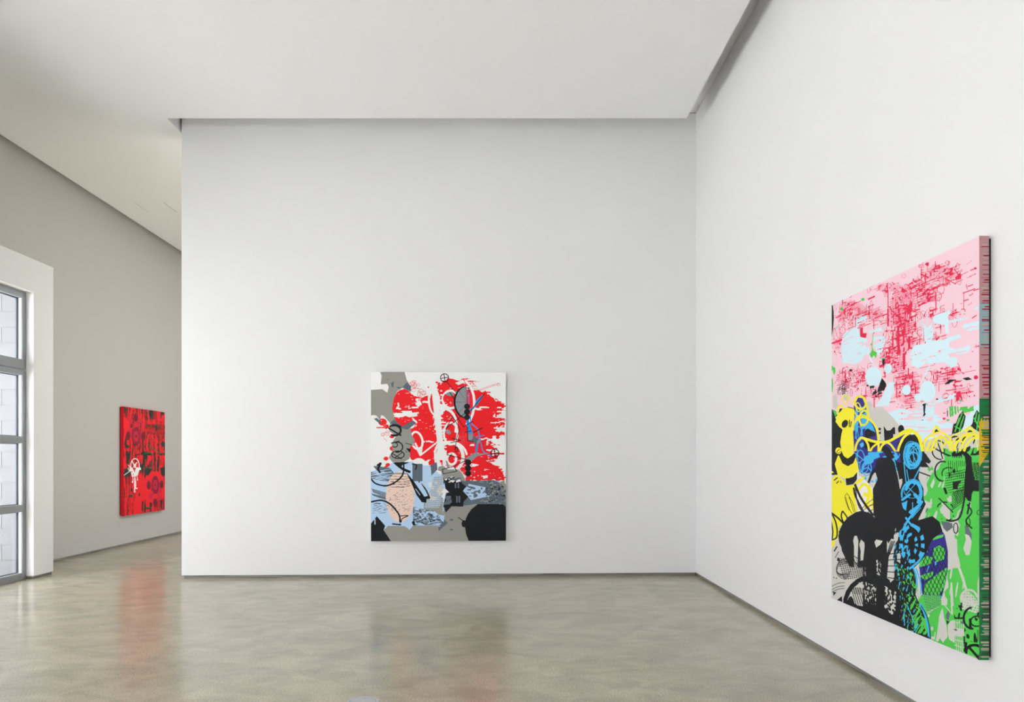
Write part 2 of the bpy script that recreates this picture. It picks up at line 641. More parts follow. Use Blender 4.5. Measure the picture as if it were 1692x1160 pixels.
    def meshes(self, place):
        """yield (layer, colour, mesh): one flat paint film for each layer; place(U, V) -> xyz arrays"""
        nr, nc = self.idx.shape
        du, dv = self.W / nc, self.H / nr
        for k in range(1, len(self.layers)):
            m = (self.idx == k)
            if not m.any():
                continue
            pad = np.zeros((nr, nc + 2), np.int8)
            pad[:, 1:-1] = m
            d = np.diff(pad, axis=1)
            rs, cs = np.nonzero(d == 1)
            re_, ce = np.nonzero(d == -1)
            open_, quads = {}, []
            rows = {}
            for r, a, b in zip(rs.tolist(), cs.tolist(), ce.tolist()):
                rows.setdefault(r, []).append((a, b))
            for r in range(nr):
                cur = {}
                for key in rows.get(r, ()):
                    cur[key] = open_.pop(key, r)
                for (a, b), r0 in open_.items():
                    quads.append((a, b, r0, r))
                open_ = cur
            for (a, b), r0 in open_.items():
                quads.append((a, b, r0, nr))
            q = np.array(quads, float)
            u = np.stack([q[:, 0], q[:, 1], q[:, 1], q[:, 0]], 1) * du
            v = np.stack([q[:, 3], q[:, 3], q[:, 2], q[:, 2]], 1) * dv
            co = place(u.ravel(), v.ravel())
            n = len(quads)
            me = bpy.data.meshes.new(self.layers[k])
            me.vertices.add(4 * n)
            me.vertices.foreach_set('co', co.astype(np.float32).ravel())
            me.loops.add(4 * n)
            me.loops.foreach_set('vertex_index', np.arange(4 * n, dtype=np.int32))
            me.polygons.add(n)
            me.polygons.foreach_set('loop_start', np.arange(0, 4 * n, 4, dtype=np.int32))
            me.update(calc_edges=True)
            yield self.layers[k], self.cols[k], me


PAINTS = {}
ONE_PIECE = {'peach_oval', 'black_half_disc', 'black_corner', 'fan', 'medallion', 'edge_pale_blue', 'edge_yellow', 'black_beast'}


def paint_mat(name, col, gain):
    key = (name, col, gain)
    if key not in PAINTS:
        PAINTS[key] = simple_mat(name, rgb(*col, gain), 0.55, spec=0.2)
    return PAINTS[key]


def hang(label, origin, uaxis, W, H, thick, gap, ground, gain, art, group, side=None):
    """canvas whose front face starts at origin (top left corner), u along uaxis, v down; returns the Empty"""
    ua = Vector(uaxis).normalized()
    nrm = ua.cross(Vector((0, 0, 1)))            # out of the wall, towards the viewer
    o3 = Vector(origin)
    mid = o3 + ua * (W / 2)
    root = empty('abstract_painting', (mid.x, mid.y, o3.z - H))
    base = Vector(root.location)

    def P(u, v, n):
        return o3 + ua * u + nrm * n - Vector((0, 0, v)) - base

    def slab(name, u0, u1, v0, v1, n0, n1, mat, bevel=0.0):
        bm = bmesh.new()
        vs = [bm.verts.new(P(u, v, n)) for n in (n0, n1) for u, v in ((u0, v0), (u1, v0), (u1, v1), (u0, v1))]
        for f in ((0, 1, 2, 3), (4, 5, 6, 7), (0, 1, 5, 4), (1, 2, 6, 5), (2, 3, 7, 6), (3, 0, 4, 7)):
            bm.faces.new([vs[i] for i in f])
        return finish(name, bm, mat, root, bevel)

    slab('canvas', 0, W, 0, H, -thick, 0, paint_mat('canvas_ground', ground, gain), 0.002)
    slab('stretcher', 0.012, W - 0.012, 0.012, H - 0.012, -thick - gap + 0.0015, -thick, M['wood'])
    uav, nv, ov = np.array(ua), np.array(nrm), np.array(o3 - base)

    def place(u, v):
        return ov + u[:, None] * uav + nv * 0.0006 - v[:, None] * np.array((0, 0, 1.0))

    def film(nm, col, me):
        nm = nm.split('#')[0]
        me.materials.append(paint_mat(nm, col, gain))
        me.name = nm
        ob = bpy.data.objects.new(nm, me)
        C.objects.link(ob)
        ob.parent = root
        if nm not in ONE_PIECE:
            ob['kind'] = 'stuff'                 # printed marks scattered over the canvas

    for nm, col, me in art.meshes(place):
        film(nm, col, me)
    if side:
        sart, su = side                           # su = 0 or W: which end of the canvas

        def splace(u, v):
            return ov + uav * (su + (0.0006 if su > 0 else -0.0006)) - nv * u[:, None] - v[:, None] * np.array((0, 0, 1.0))
        for nm, col, me in sart.meshes(splace):
            film(nm, col, me)
    tag(root, label, 'painting', group)
    return root

# ------------------------------------------------------------------ painting on the back wall
WHITE, RED, GREY, SLATE, PALE, INK, PEACH, BLUE, STEEL = (236, 236, 234), (236, 28, 36), (148, 148, 140), (94, 106, 118), (180, 208, 235), (20, 22, 25), (234, 206, 190), (38, 142, 214), (140, 145, 150)


def back_painting():
    W, H = 1.76, 2.206
    A = Art(W, H, 0.0032, lambda U, V: (612.2 + U / W * 222.6, 615.0 + V / H * 279.2), 3)
    F1 = lambda: A.use(600, 605, 0.1448)
    F2 = lambda: A.use(600, 750, 0.1448)
    rnd = random.Random(5)
    # ragged, horizontally torn edges of the red field
    F1()
    wx = (A.blocky(0.10, 0.018, 1) - 0.5) * 120 + (A.blocky(0.03, 0.045, 2) - 0.5) * 60
    wy = (A.noise(0.05, 0.05, 3) - 0.5) * 50
    red = A.poly([(335, 370), (400, 290), (560, 330), (650, 370), (740, 320), (790, 560), (835, 830), (790, 870), (700, 850), (660, 900), (640, 1060), (530, 1060), (520, 760), (560, 700), (600, 640), (560, 600), (480, 690), (400, 660), (330, 500)], wx * 0.25, wy * 0.4) | A.ell(455, 480, 128, 218) | A.ell(560, 980, 42, 95) | A.poly([(640, 840), (860, 840), (870, 1000), (800, 1080), (640, 1060)], wx * 0.3, wy)
    red |= A.poly([(820, 230), (870, 170), (980, 140), (1100, 150), (1190, 145), (1240, 250), (1290, 290), (1420, 290), (1450, 350), (1540, 360), (1590, 440), (1540, 520), (1510, 560), (1570, 620), (1600, 660), (1530, 720), (1580, 780), (1480, 820), (1420, 840), (1480, 900), (1440, 950), (1500, 1080), (1300, 1100), (1100, 1060), (900, 1060), (880, 700), (850, 450)], wx, wy)
    for cx, cy, r in ((215, 640, 48), (322, 800, 28), (330, 940, 34), (255, 690, 32), (1580, 435, 22), (1583, 660, 28), (1590, 765, 18), (1590, 1000, 14), (735, 240, 9)):
        red |= A.ell(cx, cy, r, r * 0.85)
    for x0, x1, y, h in ((145, 300, 703, 8), (1500, 1600, 436, 14), (1480, 1600, 1000, 10), (1440, 1610, 605, 10), (1500, 1600, 770, 14), (600, 780, 660, 10)):
        red |= A.rect(x0, x1, y - h, y + h)
    F2()
    red |= A.poly([(760, 60), (830, -10), (1100, -30), (1300, 60), (1420, 90), (1540, 140), (1580, 200), (1610, 240), (1600, 300), (1250, 310), (1240, 355), (1180, 310), (1130, 210), (1080, 180), (1000, 140), (860, 150), (760, 160), (740, 120)], wx * 0.35, wy * 0.6)
    red |= A.poly([(520, -20), (560, 60), (640, 40), (760, 20), (800, -20)], wx * 0.5)
    for cx, cy, r in ((255, 55, 22), (275, 125, 20), (225, 185, 14)):
        red |= A.ell(cx, cy, r * 1.3, r)
    red |= A.poly([(220, 190), (240, 140), (290, 110), (300, 160), (240, 190)])
    # white flecks and dashes torn out of the red
    F1()
    fl = A.noise(0.045, 0.012, 11, octaves=2)
    fleck = (fl > 0.80) & (A.noise(0.3, 0.3, 12) > 0.42)
    for x0, x1, y0, y1 in ((340, 620, 530, 580), (430, 540, 505, 545), (385, 405, 420, 500), (360, 420, 480, 495), (560, 640, 455, 475), (590, 640, 370, 460), (1330, 1420, 455, 475), (1250, 1340, 470, 500), (1440, 1620, 632, 646), (660, 750, 400, 420), (1320, 1420, 820, 835), (1400, 1418, 840, 900), (1200, 1260, 890, 915), (690, 800, 855, 872)):
        fleck |= A.poly([(x0, y0), (x1, y0), (x1, y1), (x0, y1)], wx * 0.25, wy * 0.4)
    A.put('red_paint', RED, red & ~fleck)
    # fine red line work
    thin = A.none()
    for cx, cy, sx, sy, n in ((560, 230, 60, 70, 16), (640, 300, 80, 40, 12), (1230, 210, 40, 60, 10), (1120, 820, 60, 60, 18), (245, 790, 40, 30, 7), (1000, 450, 50, 30, 8)):
        for _ in range(n):
            x, y = cx + rnd.gauss(0, sx * 0.5), cy + rnd.gauss(0, sy * 0.5)
            if rnd.random() < 0.5:
                thin |= A.ring(x, y, rnd.uniform(8, 28), rnd.uniform(10, 34), 3.2)
            else:
                thin |= A.stroke([(x, y), (x + rnd.uniform(20, 70), y + rnd.choice((0, rnd.uniform(-30, 60))))], 3.2, False)
    thin |= A.stroke([(1280, 290), (1545, 200)], 3.4, False) | A.stroke([(1290, 275), (1535, 190)], 3.0, False) | A.ring(1537, 207, 15, 15, 4)
    F2()
    for k in range(10):
        thin |= A.stroke([(1090 + 18 * k, 190), (1100 + 18 * k, 235)], 4, False)
        thin |= A.stroke([(1090, 190 + 8 * k), (1265, 188 + 8 * k)], 2.2, False) if k < 6 else A.none()
    A.put('red_line_work', (226, 70, 80), thin)
    # white column and loops over the red
    F1()
    wh = A.poly([(748, 250), (828, 238), (850, 430), (882, 640), (903, 870), (935, 1075), (858, 1075), (836, 870), (800, 560), (768, 430)])
    wh |= A.poly([(840, 428), (960, 432), (930, 470), (925, 505), (890, 530), (860, 500)], None, wy * 0.5)
    wh |= A.ring(800, 400, 58, 150, 24, -4) | A.ring(990, 380, 92, 100, 26) | A.arc(1090, 420, 170, 275, -65, 60, 28) | A.arc(930, 680, 125, 190, -80, 20, 30)
    wh |= A.ring(990, 770, 78, 125, 24) | A.arc(930, 560, 60, 70, 180, 300, 22) | A.ring(605, 850, 62, 100, 24, -14) | A.poly([(1045, 190), (1130, 150), (1150, 185), (1075, 215)])
    wh |= A.stroke([(560, 830), (650, 1010), (668, 860)], 20, False) | A.stroke([(650, 1015), (840, 865)], 18, False) | A.arc(985, 1035, 190, 170, 200, 350, 24)
    wh |= A.poly([(600, 950), (640, 920), (670, 1000), (640, 1030)])
    F2()
    wh |= A.ring(985, 35, 145, 165, 38) | A.ring(1000, 60, 52, 62, 28) | A.arc(880, 20, 70, 150, 90, 260, 22) | A.poly([(890, -40), (940, -40), (960, 120), (900, 150)])
    wh |= A.poly([(590, 60), (640, 50), (690, 60), (700, 110), (650, 125), (600, 100)], None, wy * 0.5)
    wh |= A.poly([(1210, 290), (1260, 330), (1240, 350)]) | A.poly([(1230, 110), (1300, 120), (1280, 145), (1220, 150)], wx * 0.2) | A.poly([(1350, 255), (1420, 245), (1420, 275), (1360, 285)], wx * 0.2)
    A.put('white_paint', WHITE, wh)
    F1()
    inner = A.ell(800, 420, 44, 120, -4) & ~A.poly([(770, 250), (832, 236), (850, 420), (885, 470), (890, 640), (840, 640), (800, 560)])
    A.put('red_paint', RED, inner | (A.ell(985, 765, 48, 90) & (A.noise(0.05, 0.06, 8) > 0.46)) | (A.ell(945, 370, 42, 55) & (A.noise(0.05, 0.03, 9) > 0.45)) | (A.ell(600, 850, 38, 66, -14) & (A.noise(0.06, 0.05, 10) > 0.5)))
    # pale blue lower field
    F2()
    pb = A.poly([(85, 200), (150, 180), (250, 170), (330, 100), (450, 90), (560, 90), (600, 130), (740, 130), (790, 180), (900, 250), (940, 430), (900, 700), (860, 800), (520, 860), (330, 800), (230, 830), (85, 780)], wx * 0.1)
    pb |= A.poly([(1130, 420), (1200, 345), (1390, 385), (1370, 440), (1440, 485), (1220, 530)]) | A.poly([(1570, 370), (1630, 340), (1630, 420), (1590, 420)]) | A.poly([(1480, 310), (1560, 310), (1520, 350)])
    A.put('pale_blue_paint', PALE, pb)
    # slate and warm grey shapes
    sl = A.poly([(110, 140), (150, 140), (300, 160), (350, 230), (320, 330), (200, 310), (85, 280), (85, 210), (160, 200)]) | A.rect(555, 668, 115, 312) | A.poly([(760, 130), (830, 95), (840, 180), (770, 250)])
    sl |= A.poly([(1100, 300), (1260, 310), (1480, 300), (1630, 360), (1630, 620), (1560, 575), (1280, 575), (1100, 600), (1140, 420)]) & ~A.poly([(1130, 420), (1200, 345), (1390, 385), (1370, 440), (1440, 485), (1220, 530)])
    sl |= A.poly([(560, 600), (700, 640), (760, 620), (860, 700), (960, 790), (900, 840), (850, 885), (850, 815), (560, 815)])
    lace = (A.noise(0.032, 0.012, 21, 0.5) > 0.62) | (np.abs(A.noise(0.05, 0.04, 22, -0.6) - 0.5) < 0.035)
    A.put('slate_paint', SLATE, sl & ~(lace & A.rect(540, 880, 590, 830)))
    streak = A.none()
    for k in range(16):
        y = 200 + 9 * k
        streak |= A.stroke([(90 + rnd.uniform(0, 60), y + rnd.uniform(-20, 20)), (260 + rnd.uniform(-40, 160), y - 10 + rnd.uniform(-30, 30))], rnd.uniform(4, 10), False)
    A.put('pale_blue_paint', PALE, streak & A.rect(85, 345, 150, 340))
    hatch = A.none()
    for k in range(14):
        hatch |= A.stroke([(95 + 14 * k, 400 + 4 * k), (115 + 14 * k, 440 + 6 * k)], 9, False) | A.stroke([(92 + 12 * k, 455 + 3 * k), (120 + 12 * k, 480 + 4 * k)], 7, False)
    for k in range(60):
        x, y = rnd.uniform(95, 280), rnd.uniform(560, 680)
        hatch |= A.stroke([(x, y), (x + 26, y - 5)], 4, False)
    A.put('slate_paint', SLATE, hatch & A.rect(85, 300, 380, 700))
    g = F1().poly([(190, 70), (465, 70), (490, 160), (540, 240), (530, 290), (440, 250), (380, 290), (340, 380), (325, 480), (345, 580), (390, 680), (440, 700), (530, 690), (540, 770), (585, 860), (520, 930), (530, 1000), (520, 1060), (450, 1098), (330, 1098), (285, 1045), (330, 960), (320, 880), (370, 800), (290, 740), (300, 650), (230, 570), (200, 560), (185, 620), (150, 570), (120, 560), (80, 565), (80, 275), (210, 265), (270, 305), (285, 240), (270, 205), (195, 210), (205, 110)])
    A.put('warm_grey_paint', GREY, g)
    sl = A.poly([(300, 650), (345, 610), (440, 690), (560, 620), (600, 650), (500, 725), (400, 705)]) | A.poly([(440, 240), (490, 188), (540, 230), (535, 292)]) | A.poly([(310, 200), (345, 168), (338, 248), (318, 235)]) | A.poly([(368, 240), (440, 240), (400, 262)]) | A.poly([(118, 605), (150, 590), (200, 640), (190, 664)]) | A.poly([(250, 155), (285, 150), (280, 162)])
    A.put('slate_paint', SLATE, sl)
    F2()
    g = A.poly([(850, 150), (900, 135), (960, 180), (1080, 180), (1130, 240), (1165, 320), (1100, 300), (1000, 260), (900, 300), (880, 200), (845, 190)]) | A.poly([(930, 75), (955, 90), (975, 160), (950, 160)])
    g |= A.poly([(228, 870), (280, 822), (480, 825), (520, 870), (560, 820), (850, 820), (850, 885), (900, 840), (960, 810), (930, 700), (920, 640), (1000, 605), (1090, 640), (1130, 600), (1290, 570), (1210, 690), (1150, 790), (1150, 900), (1200, 1010), (310, 1010), (250, 920)])
    g |= A.poly([(690, 520), (760, 420), (800, 260), (900, 250), (900, 700), (860, 700), (800, 650), (680, 640)])
    A.put('warm_grey_paint', GREY, g)
    # cross hatching, beads and scales
    grid = A.none()
    for k in range(16):
        grid |= A.stroke([(720 + 14 * k, 255), (640 + 14 * k, 620)], 5, False)
        grid |= A.stroke([(680, 270 + 22 * k), (905, 255 + 22 * k)], 5, False)
    A.put('pale_blue_paint', PALE, grid & A.poly([(760, 240), (905, 250), (905, 520), (860, 640), (690, 620), (740, 420)]))
    A.put('white_paint', WHITE, grid & A.poly([(730, 330), (900, 300), (900, 470), (760, 560)]) & (A.noise(0.05, 0.05, 25) > 0.45))
    A.put('slate_paint', SLATE, (A.noise(0.022, 0.016, 26) > 0.62) & A.poly([(1400, 350), (1560, 330), (1620, 400), (1610, 540), (1460, 560), (1380, 480)]) | (A.noise(0.03, 0.02, 27) > 0.66) & A.poly([(1180, 360), (1380, 390), (1370, 450), (1230, 520), (1150, 430)]))
    A.put('warm_grey_paint', GREY, A.rect(1310, 1480, 320, 345) & (A.blocky(0.035, 0.04, 30) > 0.45) | A.rect(1330, 1540, 525, 550) & (A.blocky(0.03, 0.04, 31) > 0.5) | A.poly([(1540, 330), (1600, 300), (1620, 370), (1560, 370)]) | (A.noise(0.03, 0.03, 33) > 0.7) & A.rect(1390, 1625, 350, 570))
    A.put('peach_oval', PEACH, A.ell(415, 490, 162, 292))
    dash = A.none()
    for k in range(105):
        x, y = rnd.uniform(260, 570), rnd.choice((rnd.gauss(510, 40), rnd.gauss(610, 36), rnd.uniform(400, 660)))
        dash |= A.stroke([(x, y), (x + 13, y + rnd.choice((-7, 3)))], 3.8, False)
    A.put('slate_paint', SLATE, dash & A.ell(415, 490, 158, 285))
    A.put('warm_grey_paint', GREY, A.rect(290, 540, 215, 235) & A.ell(415, 490, 162, 292))
    # black ink: big shapes
    k = A.poly([(80, 800), (150, 710), (245, 820), (228, 870), (320, 1010), (80, 1010)])
    A.put('black_corner', INK, k)
    A.put('black_half_disc', INK, A.poly([(1152, 830), (1160, 750), (1180, 700), (1225, 635), (1300, 575), (1590, 578), (1640, 640), (1640, 1010), (1200, 1010), (1165, 920)]) | A.ell(1142, 800, 28, 40) | A.stroke([(1075, 727), (1130, 765)], 9, False))
    k = A.none()
    k |= A.poly([(905, 280), (960, 330), (1000, 325), (1110, 330), (1165, 372), (1125, 430), (1192, 490), (1140, 545), (1130, 605), (1000, 600), (935, 672), (905, 600), (932, 480), (965, 430), (930, 390)])
    k |= A.poly([(480, 205), (560, 300), (650, 430), (690, 490), (740, 480), (758, 510), (715, 518), (712, 560), (660, 552), (600, 470), (540, 330)])
    k |= A.stroke([(630, 320), (700, 400), (748, 500)], 16) | A.stroke([(370, 115), (440, 170), (520, 205)], 30) | A.poly([(330, 100), (450, 95), (520, 100), (440, 130), (420, 170)]) | A.stroke([(555, 115), (600, 130), (590, 180)], 14)
    k |= A.stroke([(88, 290), (140, 340), (250, 365), (350, 330), (430, 260), (455, 190), (455, 120)], 18) | A.stroke([(88, 548), (200, 530), (300, 572), (380, 660), (410, 720), (412, 790)], 19)
    k |= A.stroke([(410, 710), (505, 705), (440, 740), (425, 780)], 11) | A.stroke([(160, 130), (195, 110), (165, 170), (185, 210)], 22) | A.stroke([(330, 800), (420, 810)], 16, False) | A.poly([(545, 780), (575, 760), (590, 820), (560, 815)])
    for y in (255, 290, 315, 345):
        k |= A.stroke([(300, y), (480, y + 8), (515, y + 25), (320, y + 35)], 4)
    k |= A.stroke([(275, 378), (470, 384)], 4, False)
    k |= A.rect(1390, 1480, 318, 340) & (A.blocky(0.03, 0.03, 40) > 0.5) | A.rect(1400, 1540, 530, 550) & (A.blocky(0.03, 0.03, 41) > 0.5)
    A.put('black_paint', INK, k)
    A.put('slate_paint', SLATE, A.stroke([(1045, 345), (1045, 385)], 20, False) | A.stroke([(1078, 345), (1078, 385)], 20, False) | A.stroke([(1060, 490), (1060, 550)], 20, False) | A.stroke([(1090, 490), (1090, 550)], 20, False) | (A.poly([(905, 270), (1110, 270), (1100, 310), (960, 360), (905, 340)]) | A.poly([(905, 560), (1000, 520), (1000, 600), (920, 640)]) | A.poly([(930, 480), (1000, 480), (990, 520), (920, 550)])) & (A.noise(0.05, 0.02, 44) > 0.5) | A.ell(998, 755, 22, 11) | A.ell(998, 868, 20, 9))
    A.put('pale_blue_paint', PALE, A.stroke([(640, 330), (690, 420), (700, 460)], 14) | A.stroke([(590, 400), (640, 470)], 8) | A.stroke([(100, 700), (125, 740), (130, 800)], 12) | A.poly([(860, 720), (920, 700), (910, 780), (880, 760)]) | A.stroke([(780, 775), (845, 775)], 8, False) | A.stroke([(390, 775), (520, 855)], 9, False))
    A.put('white_paint', WHITE, A.poly([(880, 445), (920, 393), (972, 440), (935, 447), (925, 480), (912, 520), (885, 485), (905, 445)]))
    # grey machine figure at the upper right
    F1()
    half = A.ell(1175, 410, 130, 175) & (A.X <= 1175)
    A.put('black_paint', INK, A.ell(1170, 412, 146, 186) & (A.X <= 1160))
    A.put('fan', STEEL, half)
    A.put('slate_paint', SLATE, half & (A.stroke([(1175, 410), (1045, 410)], 5, False) | A.stroke([(1175, 410), (1085, 285)], 5, False) | A.stroke([(1175, 410), (1085, 535)], 5, False) | A.stroke([(1175, 410), (1160, 240)], 5, False)))
    A.put('blue_paint', BLUE, A.stroke([(1197, 245), (1197, 440)], 10, False) | A.poly([(1200, 512), (1205, 490), (1260, 460), (1280, 390), (1340, 335), (1375, 320), (1300, 430), (1215, 522)]) | A.poly([(1165, 620), (1195, 612), (1245, 780), (1195, 790)]) | A.stroke([(1212, 560), (1225, 650), (1290, 710), (1320, 800), (1335, 880), (1365, 975), (1460, 1030)], 12) | A.stroke([(1285, 805), (1370, 790)], 10, False) | A.poly([(1280, 890), (1305, 890), (1292, 980), (1268, 980)]))
    A.put('steel_grey_paint', STEEL, A.ell(985, 318, 45, 24) | A.ell(962, 752, 34, 22, 40) | A.poly([(1140, 1060), (1280, 980), (1300, 1000), (1445, 990), (1290, 1030), (1250, 1070), (1215, 1090), (1160, 1070)]))
    A.put('slate_paint', SLATE, A.poly([(1215, 768), (1320, 840), (1300, 892), (1195, 852)]))
    A.put('steel_grey_paint', STEEL, A.ell(1215, 808, 28, 40, 15) | A.ell(1303, 865, 16, 26, 15))
    # close the last bare slivers of the lower field
    F2()
    A.put('pale_blue_paint', PALE, (A.idx == 0) & A.rect(80, 880, 240, 1020))
    A.put('slate_paint', SLATE, (A.idx == 0) & A.rect(880, 1640, 345, 575))
    A.put('warm_grey_paint', GREY, (A.idx == 0) & A.rect(880, 1640, 575, 1020))
    A.put('black_paint', INK, ((np.abs(A.noise(0.022, 0.02, 150) - 0.5) < 0.07) & A.poly([(1400, 350), (1560, 340), (1620, 400), (1610, 540), (1460, 550), (1390, 480)])) | (A.noise(0.02, 0.02, 151) > 0.66) & A.poly([(905, 270), (1100, 265), (1130, 330), (905, 340)]) | (A.noise(0.03, 0.012, 152, 0.8) > 0.72) & A.rect(560, 860, 690, 815))
    F1()
    bl = A.none()
    for cx, cy, r in ((1177, 460, 33), (1177, 522, 34), (1177, 584, 33), (1188, 1101, 36), (1188, 1164, 36), (1188, 1226, 34)):
        bl |= A.ell(cx, cy, r, r)
    for cx, cy in ((920, 133), (1495, 995)):
        bl |= A.ring(cx, cy, 46, 46, 10) | A.stroke([(cx - 8, cy - 46), (cx + 8, cy + 46)], 9, False) | A.stroke([(cx - 46, cy + 8), (cx + 46, cy - 8)], 9, False)
    for p in ([(940, 175), (1060, 310)], [(980, 300), (1040, 390)], [(935, 720), (1010, 570), (1095, 715), (1055, 830), (1045, 920)], [(935, 715), (1150, 540)], [(1045, 548), (1135, 695), (1245, 628)], [(1005, 825), (1105, 848), (990, 875)], [(1180, 690), (1185, 850), (1250, 860)], [(1145, 755), (1220, 740)], [(1200, 530), (1375, 315)], [(945, 1010), (1180, 1070), (1010, 1150), (895, 1180), (905, 1230), (1060, 1200), (1030, 1150)], [(980, 1050), (1000, 1000)], [(1197, 240), (1197, 300)]):
        bl |= A.stroke(p, 8, False)
    bl |= A.stroke([(1250, 755), (1350, 705)], 11, False) | A.ring(1055, 950, 18, 28, 8) | A.ring(1055, 940, 10, 12, 6)
    # brush calligraphy on the grey
    bl |= A.arc(350, 735, 72, 58, -110, 110, 24) | A.stroke([(290, 712), (420, 790)], 18, False) | A.stroke([(300, 690), (350, 670), (420, 690)], 18)
    bl |= A.arc(380, 925, 64, 58, -120, 100, 14) | A.arc(355, 900, 30, 26, -90, 150, 11) | A.stroke([(318, 880), (400, 860)], 14) | A.ring(390, 1012, 72, 42, 11) | A.stroke([(330, 1000), (430, 1060)], 10, False) | A.stroke([(440, 985), (350, 1050)], 9, False)
    bl |= A.stroke([(475, 880), (570, 905)], 7, False) | A.poly([(480, 935), (535, 945), (530, 990), (510, 975)]) | A.poly([(475, 960), (500, 990), (480, 980)])
    A.put('black_paint', INK, bl)
    bx = BL
    u0 = (612.2 - 300.0) / 850.0                    # place along the wall
    front = 0.07
    org = Vector((0, 0, 0))
    # left end of the canvas, in front of the wall face
    a = Vector(BL) + bdir * (-0.0)
    # distance along the wall from its left end
    s = 2.456
    p = a + bdir * s - bnrm * front
    return A, W, H, (p.x, p.y, EYE + 1.139)


A1, W1_, H1_, org1 = back_painting()
hang('white canvas with torn red field, peach oval and black half disc on the back wall', org1, (bdir.x, bdir.y, 0), W1_, H1_, 0.05, 0.02, WHITE, 1.12, A1, None)


# ------------------------------------------------------------------ painting on the right wall
PINK, CRIMSON, ICE, YELLOW, GREEN, VIOLET, CYAN, LGREY, MOSS = (246, 203, 213), (226, 36, 76), (207, 231, 238), (252, 228, 48), (78, 196, 76), (50, 42, 132), (62, 178, 230), (200, 198, 190), (24, 128, 62)
RXF = 2.506
RY0, RY1 = 5.732, 3.958                            # far and near ends of the canvas


